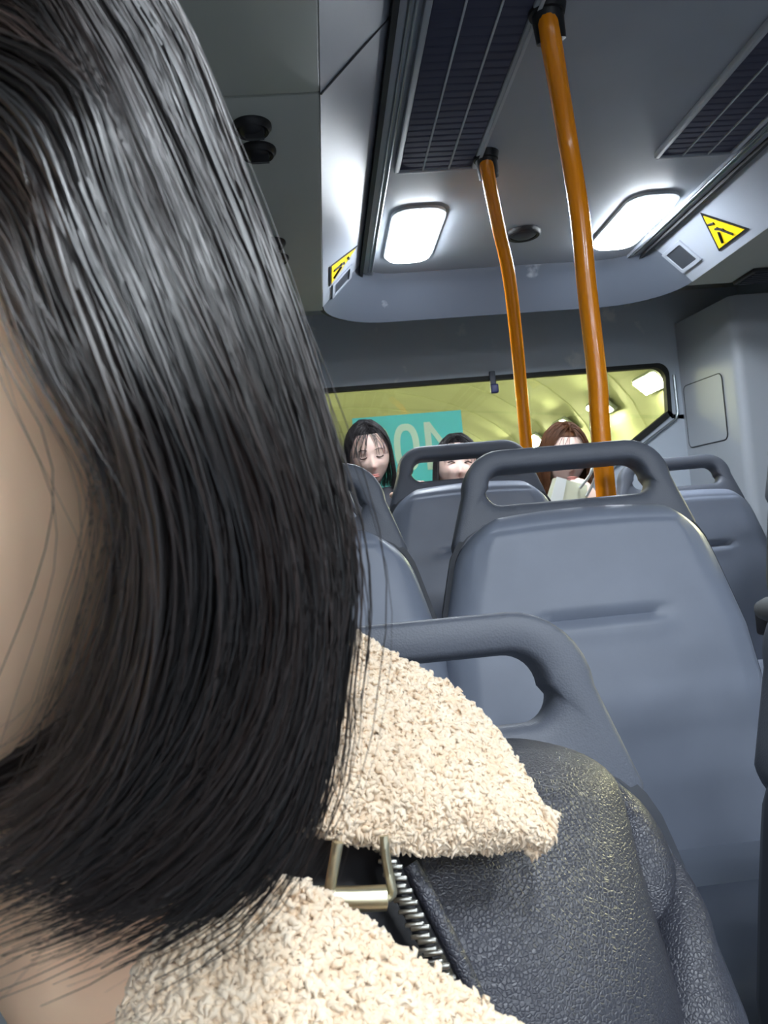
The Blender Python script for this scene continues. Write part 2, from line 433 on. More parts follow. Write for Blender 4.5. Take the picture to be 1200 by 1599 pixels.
structure(mk(MB().box(((XL + XR) / 2, YF - 0.03, 0.9), (XR - XL + 0.1, 0.06, 2.1)), 'wall_front', M['wall'], smooth=False))

# boxed-in rear corner on the right, with an access hatch
cb = MB(); prof = [(XR, 2.60)] + arc2(1.435 + 0.035, 2.60 + 0.035, 0.035, -math.pi / 2, -math.pi, 8) + [(1.40, YR), (XR, YR)]
cb.prism(prof, 0.275, CAMZ + 0.72, axis=2)
cb_o = tag(mk(cb, 'trim_30', M['wall'], sharp=30), kind='structure')
def side_x(y): return 1.435 - (y - 2.635) / (YR - 2.635) * 0.035
h0, h1 = 2.69, 2.93
hatch = MB(); hz = rrect(h0, h1, CAMZ + 0.24, CAMZ + 0.475, 0.02, 4)
hatch.add([(side_x(y) - 0.003, y, z) for y, z in hz] + [(side_x(y) + 0.004, y, z) for y, z in hz], [tuple(range(len(hz)))] + [(i, (i + 1) % len(hz), len(hz) + (i + 1) % len(hz), len(hz) + i) for i in range(len(hz))])
mk(hatch, 'hatch', M['wall'], cb_o, smooth=False)
mk(MB().tube([(side_x(y) - 0.002, y, z) for y, z in [hz[-1]] + hz[:]][:22], 0.0022, 6), 'hatch_gap', M['rail_dark'], cb_o)

# ------------------------------------------------------------------ ceiling fittings
def lamp(px, y0, label, ZC=ZC):
    t = empty('ceiling_lamp', (px, y0, ZC))
    o_ = rrect(px - 0.069, px + 0.069, y0 - 0.184, y0 + 0.184, 0.051, 7); i_ = rrect(px - 0.062, px + 0.062, y0 - 0.177, y0 + 0.177, 0.046, 7)
    b = MB(); b.grid([[(x, y, ZC) for x, y in o_], [(x, y, ZC - 0.008) for x, y in o_], [(x, y, ZC - 0.010) for x, y in i_], [(x, y, ZC - 0.004) for x, y in i_]], close_v=True)
    mk(b, 'bezel', M['white_strip'], t)
    c = ((px, y0))
    l = MB(); gs = []
    for s_, dz in ((1, 0.004), (1, 0.012), (0.95, 0.018), (0.8, 0.021), (0.05, 0.022)):
        gs.append([(c[0] + (x - c[0]) * s_, c[1] + (y - c[1]) * s_, ZC - dz) for x, y in i_])
    l.grid(gs, close_v=True); l.add([(c[0] + (x - c[0]) * 0.05, c[1] + (y - c[1]) * 0.05, ZC - 0.022) for x, y in i_], [tuple(range(len(i_)))])
    mk(l, 'lens', M['lens'], t)
    return tag(t, label, 'lamp', 'ceiling lamps along the bus')
lamp(0.300, 2.085, 'bright white ceiling lamp left of the poles, near the left rail')
lamp(0.900, 2.085, 'bright white ceiling lamp on the right side, beyond the taller orange pole')
for y in (-0.15, -1.40, -2.65, -3.80):
    for x in (0.30, 0.90): lamp(x, y, 'white ceiling lamp further forward, outside the picture')

for y in (-0.95, -2.2):  # added unseen lamps to brighten the foreground face, mirrored on the right side
    for x in (-0.17, 1.37): lamp(x, y, 'added white lamp under the side soffit further forward, outside the picture', ZS)

def grille(x0, x1, label):
    y0, y1 = 0.45, 1.70; t = empty('air_grille', ((x0 + x1) / 2, (y0 + y1) / 2, ZC))
    mk(MB().rbox(((x0 + x1) / 2, (y0 + y1) / 2, ZC - 0.004), (x1 - x0 - 0.012, y1 - y0 - 0.012, 0.010), 0.002, 2), 'mesh_panel', M['grille'], t)
    fr = MB()
    for x in (x0, x1): fr.rbox((x, (y0 + y1) / 2, ZC - 0.006), (0.012, y1 - y0, 0.014), 0.003, 2)
    for y in (y0, y1): fr.rbox(((x0 + x1) / 2, y, ZC - 0.006), (x1 - x0, 0.012, 0.014), 0.003, 2)
    mk(fr, 'frame', M['ceil'], t)
    for i in (1, 2):
        x = x0 + (x1 - x0) * i / 3
        mk(MB().box((x, (y0 + y1) / 2, ZC - 0.010), (0.0035, y1 - y0 - 0.012, 0.004)), 'divider', M['white_strip'], t, smooth=False)
    n = 56
    sl = MB()
    for i in range(n): sl.box(((x0 + x1) / 2, y0 + 0.015 + (y1 - y0 - 0.03) * i / (n - 1), ZC - 0.0088), (x1 - x0 - 0.014, 0.006, 0.0011))
    tag(mk(sl, 'louvre', M['grille'], t, smooth=False), kind='stuff')
    return tag(t, label, 'air grille', 'dark ceiling grilles')
g1 = grille(0.222, 0.392, 'dark slatted ceiling grille beside the left rail')
g2 = grille(0.805, 0.978, 'dark slatted ceiling grille by the right rail, at the picture edge')
mk(MB().box((0.392 + 0.004, 1.12, ZC - 0.009), (0.006, 1.15, 0.012)), 'edge_strip', M['white_strip'], g1, smooth=False)

sp = Pz(818, 362, ZC); t = empty('ceiling_speaker', (0.607, sp[1], ZC))
mk(MB().grid([[(0.607 + r * math.cos(a), sp[1] + r * math.sin(a), ZC - h) for a in np.linspace(0, 2 * np.pi, 28, endpoint=False)] for r, h in ((0.048, 0), (0.048, 0.008), (0.043, 0.014), (0.036, 0.012))], close_v=True), 'ring', M['black'], t)
mk(MB().ellipsoid((0.607, sp[1], ZC - 0.006), (0.037, 0.037, 0.012)), 'dome', M['shell'], t)
tag(t, 'small round black dome on the ceiling between the two lamps', 'dome')

def nozzle(px, py, label):
    c = Pz(px, py, ZS); t = empty('air_nozzle', c); a = np.linspace(0, 2 * np.pi, 24, endpoint=False)
    mk(MB().grid([[(c[0] + r * math.cos(q), c[1] + r * math.sin(q), ZS - h) for q in a] for r, h in ((0.032, 0), (0.032, 0.005), (0.027, 0.012), (0.022, 0.006))], close_v=True), 'collar', M['black'], t)
    e = MB().ellipsoid((c[0], c[1], ZS - 0.004), (0.023, 0.023, 0.016)); mk(e, 'ball', M['black'], t)
    mk(MB().box((c[0] + 0.004, c[1] - 0.006, ZS - 0.018), (0.03, 0.007, 0.016)), 'tab', M['black'], t, smooth=False)
    return tag(t, label, 'air nozzle', 'air nozzles under the left duct')
nozzle(393, 196, 'upper black round air nozzle on the left soffit beside the hair')
nozzle(402, 234, 'black round air nozzle just below the upper one on the left soffit')
nozzle(424, 378, 'air nozzle on the left soffit half hidden by hair, further back')
nozzle(430, 402, 'rearmost air nozzle on the left soffit, half hidden by hair')

# stickers and small vents on the sloping faces
fn = np.array([1, 0, -1]) / math.sqrt(2)
def face_pt(side, s_, y, off=0.0):
    """point on the sloping face: s_ 0 at the soffit edge, 1 at the ceiling"""
    x, z = 0.056 + 0.104 * s_, 0.686 + 0.102 * s_
    x += off * 0.70; z -= off * 0.71
    return (x if side == 0 else 2 * BC - x, y, CAMZ + z)
def sticker(side, y, label):
    t = empty('warning_sticker', face_pt(side, 0.45, y))
    tri = [(0.12, -0.10), (0.12, 0.055), (0.90, -0.02)]
    d = lambda sc_, o_: [face_pt(side, 0.40 + (a - 0.40) * sc_, y + (b + 0.022) * sc_ - 0.022, o_) for a, b in tri]
    mk(MB().add(d(1.0, 0.0022) + d(1.0, 0.0002), [(0, 1, 2), (3, 5, 4), (0, 3, 4, 1), (1, 4, 5, 2), (2, 5, 3, 0)]), 'black_border', M['black'], t, smooth=False)
    mk(MB().add(d(0.84, 0.0032) + d(0.84, 0.002), [(0, 1, 2), (3, 5, 4), (0, 3, 4, 1), (1, 4, 5, 2), (2, 5, 3, 0)]), 'yellow_field', M['yellow'], t, smooth=False)
    g = MB()
    for (s0, y0, s1, y1) in ((0.22, -0.045, 0.50, -0.02), (0.22, 0.012, 0.42, -0.012), (0.40, -0.035, 0.50, -0.012), (0.60, -0.028, 0.64, -0.006)):
        g.tube([face_pt(side, s0, y + y0, 0.0035), face_pt(side, s1, y + y1, 0.0035)], 0.004, 6)
    mk(g, 'pictogram', M['black'], t)
    return tag(t, label, 'sticker', 'yellow warning triangles')
sticker(0, 2.10, 'yellow warning triangle sticker on the sloping left face, seen edge-on')
sticker(1, 2.02, 'yellow triangular warning sticker with black figure on the right sloping face')
def slot(side, y, label):
    t = empty('small_vent', face_pt(side, 0.45, y))
    def q(s0, s1, a, b, o_): return [face_pt(side, s_, yy, o_) for s_, yy in rrect(s0, s1, a, b, 0.02 if False else 0.012, 4)]
    a_ = q(0.20, 0.78, y - 0.058, y + 0.058, 0.004); b_ = q(0.20, 0.78, y - 0.058, y + 0.058, 0.0)
    c_ = q(0.27, 0.71, y - 0.046, y + 0.046, 0.004); d_ = q(0.27, 0.71, y - 0.046, y + 0.046, 0.001)
    mk(MB().grid([b_, a_, c_, d_], close_v=True), 'rim', M['duct'], t); mk(MB().add(d_, [tuple(range(len(d_)))]), 'mesh', M['shell'], t)
    return tag(t, label, 'vent', 'small vents at the ends of the sloping faces')
slot(0, 2.235, 'small dark vent at the rear end of the left sloping face')
slot(1, 2.215, 'small dark vent at the rear end of the right sloping face')
vt = empty('soffit_speaker', (1.40, 2.25, ZS))
mk(MB().rbox((1.40, 2.25, ZS - 0.004), (0.22, 0.12, 0.012), 0.004), 'frame', M['black'], vt)
for i in range(6): mk(MB().box((1.40, 2.205 + i * 0.018, ZS - 0.011), (0.2, 0.007, 0.006)), 'slat', M['shell'], vt, smooth=False)
tag(vt, 'black slotted panel under the right soffit above the grey corner box', 'speaker')

# orange poles
def pole(pts, rad, zbot, label):
    pts = [np.asarray(p, float) for p in pts]; end = pts[-1].copy(); end[2] = zbot
    top = pts[0]
    t = empty('grab_pole', (end[0], end[1], zbot))
    path = spline(pts + [end], 60)
    mk(MB().tube(path, rad, 16), 'tube', M['orange'], t)
    d = path[0] - path[3]; d /= np.linalg.norm(d)
    sk = MB(); sk.tube([top + d * 0.03 * 0, top - d * 0.05, top - d * 0.052], [rad * 1.55, rad * 1.4, rad * 1.05], 16)
    sk.tube([np.array([top[0], top[1], ZC]), np.array([top[0], top[1], ZC - 0.014])], [rad * 1.9, rad * 1.7], 20)
    mk(sk, 'ceiling_socket', M['black'], t)
    mk(MB().tube([(end[0], end[1], zbot), (end[0], end[1], zbot + 0.04)], [rad * 2.0, rad * 1.3], 18), 'floor_socket', M['black'], t)
    return tag(t, label, 'pole', 'orange grab poles')
a_ = Pz(853, 10, ZC); pole([a_, P(862, 70, a_[1] + 0.005), P(884, 200, 1.285), P(905, 330, 1.29), P(916, 440, 1.295), P(934, 600, 1.30), P(946, 762, 1.30)], 0.0165, 0.237, 'taller orange grab pole passing behind the big grey seat handle')
a_ = Pz(758, 240, ZC); pole([a_, P(763, 275, a_[1] + 0.01), P(780, 360, 1.78), P(795, 430, 1.83), P(808, 540, 1.90), P(822, 690, 1.95)], 0.0155, 0.275, 'shorter-looking darker orange grab pole further back, left of the other')
# ------------------------------------------------------------------ seats
REC = math.atan2(0.115, 0.551); HS = 0.43; HB = 0.563
def bk(x, h, d):
    """seat-local point on the reclined back: h up along it, d behind its plane"""
    return (x, h * math.sin(REC) + d * math.cos(REC), HS + h * math.cos(REC) - d * math.sin(REC))
def wcush(h):
    H, r = 0.463, 0.065
    w_ = np.interp(h, [0, 0.10, 0.20, 0.27, 0.34, 0.40, H], [0.212, 0.221, 0.223, 0.217, 0.200, 0.184, 0.166])
    if h > H - r: w_ = w_ - r + math.sqrt(max(0, r * r - (h - (H - r)) ** 2))
    return float(w_)

def cushion_mesh():
    H = 0.463; nh, nu = 70, 44
    hs = np.r_[np.linspace(-0.02, 0.40, 46), 0.463 - 0.063 * np.cos(np.linspace(0, np.pi / 2, nh - 45))[1:] ** 1.0]
    g = []
    for h in hs:
        wv = wcush(min(h, H)); row = []
        for u in np.sin(np.linspace(-np.pi / 2, np.pi / 2, nu)):
            x = u * wv; hh = h - 0.010 * (abs(x) / 0.15) ** 2 * np.clip((h - 0.38) / 0.08, 0, 1)
            e = min(wv - abs(x), (H - h)) if h < H else 0
            e = max(e, 0.0)
            q = min(e / 0.045, 1.0); d = -0.044 * math.sqrt(max(0, 1 - (1 - q) ** 2)) - 0.004
            d -= 0.012 * math.exp(-((h - 0.18) / 0.12) ** 2) * (1 - (x / 0.23) ** 2)
            d += 0.0030 * math.exp(-((e - 0.030) / 0.0028) ** 2)                          # seam
            c = np.clip((0.098 - abs(x)) / 0.02, 0, 1)
            d += 0.011 * c * math.exp(-((h - 0.298) / 0.0055) ** 2) - 0.003 * c * math.exp(-((h - 0.284) / 0.02) ** 2)
            row.append(bk(x, hh, d))
        g.append(row)
    return g

def ring_outline(wb, wt, h0, h1, rb, rt, n=9):
    """trapezoid with rounded corners, (x, h), counter-clockwise from the right side"""
    pts = []
    for (cx, ch, r, a0) in ((wt - rt, h1 - rt, rt, 0), (-wt + rt, h1 - rt, rt, math.pi / 2), (-wb + rb, h0 + rb, rb, math.pi), (wb - rb, h0 + rb, rb, 1.5 * math.pi)):
        c = arc2(cx, ch, r, a0, a0 + math.pi / 2, n); pts += c
        nxt = None
    out = []
    m = len(pts)
    for i in range(m):
        a, b = np.array(pts[i]), np.array(pts[(i + 1) % m]); out.append(tuple(a))
        if (i + 1) % n == 0:
            for t_ in (0.25, 0.5, 0.75): out.append(tuple(a + (b - a) * t_))
    return out

def handle_mesh():
    O = ring_outline(0.183, 0.158, 0.395, HB, 0.03, 0.062); I = ring_outline(0.124, 0.119, 0.479, 0.531, 0.022, 0.025)
    g = []
    for (ox, oh), (ix, ih) in zip(O, I):
        row = []; mx, mh = (ox + ix) / 2, (oh + ih) / 2; ax, ah = (ox - ix) / 2, (oh - ih) / 2
        for s_ in np.linspace(0, 2 * np.pi, 20, endpoint=False):
            c, q = math.cos(s_), math.sin(s_); wid = math.hypot(ax, ah)
            p_ = 0.40
            cc = math.copysign(abs(c) ** p_, c); qq = math.copysign(abs(q) ** 0.55, q)
            row.append(bk(mx + ax * cc, mh + ah * cc, 0.018 + 0.024 * qq))
        g.append(row)
    return MB().grid(g, close_u=True, close_v=True)

def seat_cushion():
    prof = [(0.04, -0.005), (-0.02, 0.002), (-0.09, 0.004), (-0.142, 0.003), (-0.147, -0.003), (-0.152, 0.003), (-0.22, 0.006), (-0.30, 0.010), (-0.36, 0.010), (-0.395, 0.002), (-0.415, -0.015), (-0.425, -0.04), (-0.42, -0.085), (-0.40, -0.10), (-0.2, -0.10), (0.04, -0.10)]
    cy, cz = -0.19, -0.05; g = []
    for x, s_ in ((-0.218, 0.80), (-0.216, 0.88), (-0.208, 0.96), (-0.195, 1.0), (-0.1, 1.0), (0, 1.0), (0.1, 1.0), (0.195, 1.0), (0.208, 0.96), (0.216, 0.88), (0.218, 0.80)):
        g.append([(x, cy + (y - cy) * (0.5 + 0.5 * s_), HS + cz + (z - cz) * s_) for y, z in prof])
    m = MB().grid(g, close_v=True)
    n = len(prof); m.add(g[0], [tuple(range(n))]); m.add(g[-1], [tuple(range(n))[::-1]])
    return m

def armrest(side, up):
    """armrest at one side; folded up against the back, or down towards the front"""
    x = side * (0.226 if up else 0.243); m = MB()
    if up:
        path = [bk(x, -0.055, -0.06), bk(x, 0.02, -0.07), bk(x, 0.10, -0.068), bk(x, 0.17, -0.055)]
    else:
        path = [(x, 0.06, HS + 0.20), (x, -0.05, HS + 0.21), (x, -0.18, HS + 0.213), (x, -0.27, HS + 0.205)]
    pts = spline(path, 14); rads = np.array([0.018] + [0.024] * 12 + [0.014])
    m.tube(pts, rads, 14)
    return m, np.array(pts[0])

seat_proto = empty('bus_seat', (0, 0, 0))
mk(MB().grid(cushion_mesh()), 'back_cushion', M['vinyl'], seat_proto, sharp=60)
sh = MB(); hh = np.linspace(-0.03, 0.455, 30); ol = [(wcush(max(0, h)) + 0.007, h) for h in hh] + [(-wcush(max(0, h)) - 0.007, h) for h in hh[::-1]]
sh.grid([[bk(x * s_, 0.22 + (h - 0.22) * s_, d) for x, h in ol] for s_, d in ((0.97, -0.006), (1.0, -0.004), (1.0, 0.012), (0.97, 0.03), (0.88, 0.045), (0.4, 0.05), (0.01, 0.05))], close_v=True)
mk(sh, 'back_shell', M['shell'], seat_proto, sharp=60)
mk(handle_mesh(), 'handle', M['plastic'], seat_proto, sharp=80)
mk(seat_cushion(), 'seat_cushion', M['vinyl'], seat_proto, sharp=50)
mk(MB().rbox((0, -0.17, HS - 0.115), (0.40, 0.40, 0.04), 0.012), 'seat_pan', M['shell'], seat_proto)
for sx in (-1, 1):
    lg = MB(); lg.rbox((sx * 0.15, -0.17, 0.165), (0.035, 0.30, 0.30), 0.008); lg.rbox((sx * 0.15, -0.17, 0.012), (0.07, 0.36, 0.024), 0.006)
    mk(lg, 'leg', M['shell'], seat_proto)
    br = MB(); br.rbox((sx * 0.20, 0.012, HS - 0.03), (0.022, 0.07, 0.16), 0.006); mk(br, 'hinge_bracket', M['black'], seat_proto)

def put_seat(o, loc, label, arms=()):
    o.location = loc; tag(o, label, 'seat', 'grey passenger seats')
    for side, up in arms:
        m, piv = armrest(side, up); a = mk(m, 'armrest', M['shell'] if up else M['plastic']); a.parent = o
        b_ = MB().rbox((piv[0] - side * 0.012, piv[1] + 0.005, piv[2] - 0.02), (0.03, 0.05, 0.06), 0.006); bo = mk(b_, 'armrest_bracket', M['shell']); bo.parent = a
    return o
seat_src = [dup(seat_proto) for _ in range(6)]
put_seat(seat_proto, (0.365, 1.06, 0.237), 'large grey vinyl seat facing the camera, tall handle crossed by the orange pole')
put_seat(dup(seat_src[0]), (0.50, 0.492, 0.056), 'seat beside the nearest one, only its dark rim showing at the right picture edge')
put_seat(seat_src[0], (-0.066, 1.06, 0.237), 'grey seat partly hidden by hair, left neighbour of the large seat')
put_seat(seat_src[1], (0.035, 0.492, 0.056), 'nearest grey seat, its handle rising right behind the leather shoulder')
put_seat(seat_src[2], (0.335, 1.735, 0.328), 'grey seat in front of the smiling passenger, behind the large seat')
put_seat(seat_src[3], (-0.105, 1.735, 0.328), 'grey seat at far left, only its corner showing beside the hair')
put_seat(seat_src[4], (0.975, 2.035, 0.275), 'dark grey seat at the right in front of the corner box')
put_seat(seat_src[5], (1.045, 1.39, 0.275), 'grey seat cut by the right picture edge, armrest folded down', arms=((-1, False),))
tag(mk(MB().rbox((0.115, 1.66, 0.3005), (0.98, 0.50, 0.053), 0.01), 'seat_plinth', M['floor'], origin=(0.115, 1.66, 0.275)), 'low grey plinth under the two rear left seats', 'plinth')
tag(mk(MB().rbox((1.045, 1.2, 0.256), (0.44, 0.40, 0.038), 0.008), 'seat_riser', M['floor'], origin=(1.045, 1.2, 0.237)), 'low grey riser under the right-hand seat', 'riser')

# rear bench under the window
bn = empty('rear_bench', (BC, 2.6, 0.275))
mk(MB().rbox((BC, 2.64, 0.40), (1.68, 0.42, 0.25), 0.02), 'bench_base', M['shell'], bn)
for i in range(4):
    x = BC - 0.63 + i * 0.42
    mk(MB().rbox((x, 2.60, 0.585), (0.41, 0.46, 0.12), 0.035, 4), 'bench_cushion', M['vinyl'], bn)
    c_, s_ = math.cos(-0.12), math.sin(-0.12)
    mk(MB().rbox((x, 2.84, 0.86), (0.41, 0.10, 0.52), 0.04, 4, rot=[(1, 0, 0), (0, c_, -s_), (0, s_, c_)]), 'bench_back', M['vinyl'], bn)
tag(bn, 'long grey rear bench carrying the three passengers under the rear window', 'bench')

# ------------------------------------------------------------------ on the rear window
YW = YR + 0.018
s0, s1 = P(550, 653, YW), P(720, 641, YW)
st = empty('number_sign', ((s0[0] + s1[0]) / 2, YW, CAMZ + 0.17))
zt = (s0[2] + s1[2]) / 2; x0, x1, zb = s0[0], s1[0], zt - 0.275
mk(MB().box(((x0 + x1) / 2, YW, (zt + zb) / 2), (x1 - x0, 0.003, zt - zb)), 'film', M['teal'], st, smooth=False)
def digit_at(px, kind):
    c = P(px, 690, YW)[0]; za, zc_ = zt - 0.035, zt - 0.215; m = MB(); y = YW - 0.0028
    if kind == '0':
        a = np.linspace(0, 2 * np.pi, 40, endpoint=False); hz_ = (za - zc_) / 2; zm = (za + zc_) / 2
        sgn = lambda v, p: math.copysign(abs(v) ** p, v)
        m.grid([[(c + (w_) * sgn(math.cos(q), 0.8), yy, zm + h_ * sgn(math.sin(q), 0.8)) for q in a] for w_, h_, yy in ((0.048, hz_, y + 0.002), (0.048, hz_, y), (0.024, hz_ - 0.026, y), (0.024, hz_ - 0.026, y + 0.002))], close_v=True)
    else:       # a 4 seen from its back
        for poly in ([(c - 0.040, za), (c - 0.016, za), (c - 0.016, zc_), (c - 0.040, zc_)], [(c - 0.040, za), (c - 0.018, za), (c + 0.058, za - 0.118), (c + 0.034, za - 0.118)], [(c - 0.058, za - 0.104), (c + 0.056, za - 0.104), (c + 0.056, za - 0.130), (c - 0.058, za - 0.130)]):
            m.prism(poly, y, y + 0.002); y -= 0.0005
    return mk(m, 'digit', M['digit'], st, smooth=False)
digit_at(590, '0'); digit_at(635, '0'); digit_at(681, '4')
tag(st, 'teal number sheet on the rear window, digits 400 seen from behind', 'sign')
lt = P(770, 596, YR - 0.012); t = empty('window_latch', lt)
mk(MB().rbox(lt + np.array([0, 0, 0.012]), (0.022, 0.018, 0.055), 0.004), 'clip', M['plastic'], t)
mk(MB().rbox(lt + np.array([0.002, -0.006, -0.028]), (0.030, 0.026, 0.034), 0.006), 'knob', M['blue'], t)
tag(t, 'small blue clip hanging at the top of the rear window', 'clip')

# ------------------------------------------------------------------ the road tunnel outside
TX, TR = 0.8, 6.0; TY0, TY1 = -14.0, 70.0
def arch(y, r=0.0):
    pts = [(TX + TR - r, -0.75), (TX + TR - r, 2.4)] + [(TX + (TR - r) * math.cos(a), 2.4 + (3.4 - r) * math.sin(a)) for a in np.linspace(0, math.pi, 21)[1:-1]] + [(TX - TR + r, 2.4), (TX - TR + r, -0.75)]
    return [(x, y, z) for x, z in pts]
structure(mk(MB().grid([arch(y) for y in np.linspace(TY0, TY1, 40)]), 'tunnel_lining', M['tunnel'], sharp=60))
for i, y in enumerate(np.arange(4.0, 46.0, 3.0)):
    structure(mk(MB().grid([arch(y - 0.14), arch(y - 0.12, 0.02), arch(y + 0.12, 0.02), arch(y + 0.14)]), f'trim_{40 + i}', M['tunnel'], sharp=40))
structure(mk(MB().box((TX, (TY0 + TY1) / 2, -0.80), (2 * TR, TY1 - TY0, 0.1)), 'road', M['road'], smooth=False))
for i, y in enumerate((TY0, TY1)):
    a_ = arch(y); structure(mk(MB().add(a_, [tuple(range(len(a_)))]), f'tunnel_end_{i + 1}', M['tunnel'], smooth=False))
def tunnel_lamp(x, y, z, label, rotdir):
    t = empty('tunnel_lamp', (x, y, z))
    ca, sa = math.cos(rotdir * 0.75), math.sin(rotdir * 0.75); RY = np.array([(ca, 0, -sa), (0, 1, 0), (sa, 0, ca)]); up_ = RY @ np.array([0, 0, 1.0])
    up_ = up_ if up_[0] * rotdir > 0 else up_ * np.array([-1, 1, 1]); RY = np.stack([np.cross([0, 1, 0], up_), [0, 1, 0], up_], 1)
    mk(MB().rbox(np.array((x, y, z)) + up_ * 0.07, (0.42, 1.02, 0.10), 0.02, 2, rot=RY), 'housing', M['rail'], t)
    mk(MB().rbox((x, y, z), (0.34, 0.9, 0.06), 0.02, 2, rot=RY), 'lens', M['tunnel_lens'], t)
    mk(MB().box((x + rotdir * 0.5, y, z + 0.1), (0.9, 0.06, 0.06)), 'bracket', M['rail'], t, smooth=False)
    return tag(t, label, 'lamp', 'tunnel lamps')
q1 = P(1015, 600, 14.3)
names = ['nearest glaring tunnel lamp, upper right in the rear window', 'second glaring tunnel lamp, beside the taller orange pole', 'third tunnel lamp, just above the passenger with the white bag', 'fourth tunnel lamp, left of the passenger with the white bag']
for i in range(9):
    y = 14.3 + 2.75 * i
    tunnel_lamp(q1[0], y, q1[2], names[i] if i < 4 else 'far small tunnel lamp low in the rear window', 1)
for y in (6.0, 8.75, 11.5, 3.2):
    tunnel_lamp(q1[0], y, q1[2], 'tunnel lamp beyond the right edge of the rear window', 1)
for i in range(9):
    tunnel_lamp(2 * TX - q1[0], 4.0 + 3.4 * i, q1[2], 'lamp on the other side of the tunnel, outside the picture', -1)
# ------------------------------------------------------------------ people
def rotm(yaw=0, pitch=0, roll=0):
    """yaw about z, pitch about x (positive nods down), roll about y, degrees"""
    return np.array(Matrix.Rotation(math.radians(yaw), 3, 'Z') @ Matrix.Rotation(math.radians(pitch), 3, 'X') @ Matrix.Rotation(math.radians(roll), 3, 'Y'))

def head_grid(nu=72, nv=56, smile=0.0):
    """head about its centre (eye line z = 0), looking to -y; crown +0.115, chin -0.115"""
    g = []
    for v in np.linspace(-np.pi / 2, np.pi / 2, nv):
        row = []
        for a in np.linspace(0, 2 * np.pi, nu, endpoint=False):
            x, y, z = math.cos(v) * math.sin(a), -math.cos(v) * math.cos(a), math.sin(v)
            front = max(0.0, -y)
            X, Y, Z = x * 0.079, y * 0.096, z * 0.115
            Y += 0.008 if Y > 0 else 0
            t_ = max(0.0, -z)
            X *= 1 - 0.36 * t_ ** 1.7
            if y > 0: Y *= 1 - 0.50 * t_ ** 1.4
            else: Y *= 1 - 0.10 * t_ ** 2
            if front > 0.3: Y = max(Y, -0.088 - 0.004 * (1 - (X / 0.05) ** 2))
            gx = lambda cx, cz, sx, sz: math.exp(-((X - cx) / sx) ** 2 - ((Z - cz) / sz) ** 2) * (front > 0)
            Y -= 0.017 * gx(0, -0.040, 0.011, 0.013) + 0.009 * gx(0, -0.020, 0.008, 0.022) + 0.006 * gx(0.010, -0.043, 0.006, 0.007) + 0.006 * gx(-0.010, -0.043, 0.006, 0.007)
            for s_ in (-1, 1):
                Y += 0.007 * gx(s_ * 0.031, -0.002, 0.017, 0.010)
                Y -= 0.004 * gx(s_ * 0.031, 0.018, 0.022, 0.007)
                Y -= (0.004 + 0.006 * smile) * gx(s_ * 0.040, -0.032, 0.020, 0.016)
            Y -= 0.006 * gx(0, -0.068, 0.020, 0.007) + 0.006 * gx(0, -0.078, 0.016, 0.005)
            Y += 0.004 * gx(0, -0.073, 0.022, 0.0025) + 0.003 * gx(0, -0.090, 0.02, 0.006)
            Y -= 0.008 * gx(0, -0.104, 0.020, 0.012)
            row.append((X, Y, Z))
        g.append(row)
    return np.array(g)

def capsule(m, pts, rads, n=12):
    pts = np.asarray(pts, float); q = spline(np.c_[pts, rads], max(6, 4 * len(pts)))
    m.tube(q[:, :3], np.maximum(q[:, 3], 0.003), n); m.ellipsoid(q[0, :3], (q[0, 3],) * 3, n, 8); m.ellipsoid(q[-1, :3], (q[-1, 3],) * 3, n, 8)

def hand(m, wrist, fwd, up, size=1.0, curl=0.6, thumb=1):
    """palm and five fingers: fwd along the fingers, up = back of the hand"""
    fwd = np.asarray(fwd, float) / np.linalg.norm(fwd); up = np.asarray(up, float); up -= fwd * up.dot(fwd); up /= np.linalg.norm(up)
    sd = np.cross(fwd, up) * thumb; s = size; wrist = np.asarray(wrist, float)
    R = np.stack([sd, fwd, up], 1)
    m.ellipsoid(wrist + fwd * 0.045 * s, (0.040 * s, 0.052 * s, 0.016 * s), 16, 10, rot=R)
    tips = []
    for off, ln in ((-0.030, 0.058), (-0.010, 0.074), (0.010, 0.078), (0.030, 0.068)):
        p = wrist + fwd * 0.080 * s + sd * off * s * 0.95; d = fwd.copy(); pts = [p - fwd * 0.02 * s, p]
        for j, fr in enumerate((0.45, 0.32, 0.23)):
            a = curl * (0.55, 0.9, 0.7)[j]; d = d * math.cos(a) - up * math.sin(a) if j == 0 else d * math.cos(a) + np.cross(d, sd) * math.sin(a) * (-1 if np.cross(d, sd).dot(up) > 0 else 1)
            d /= np.linalg.norm(d); p = p + d * ln * fr * s; pts.append(p)
        capsule(m, pts, np.array([0.0085, 0.0085, 0.0080, 0.0075, 0.0062]) * s, 8); tips.append(p)
    p = wrist + fwd * 0.02 * s + sd * 0.030 * s; d = sd * 0.75 + fwd * 0.6 - up * 0.25
    d /= np.linalg.norm(d); p1 = p + d * 0.032 * s; d2 = fwd * 0.9 + sd * 0.2 - up * 0.4; d2 /= np.linalg.norm(d2); p2 = p1 + d2 * 0.030 * s; p3 = p2 + d2 * 0.022 * s
    capsule(m, [p, p1, p2, p3], np.array([0.013, 0.011, 0.0095, 0.0075]) * s, 8)
    return tips

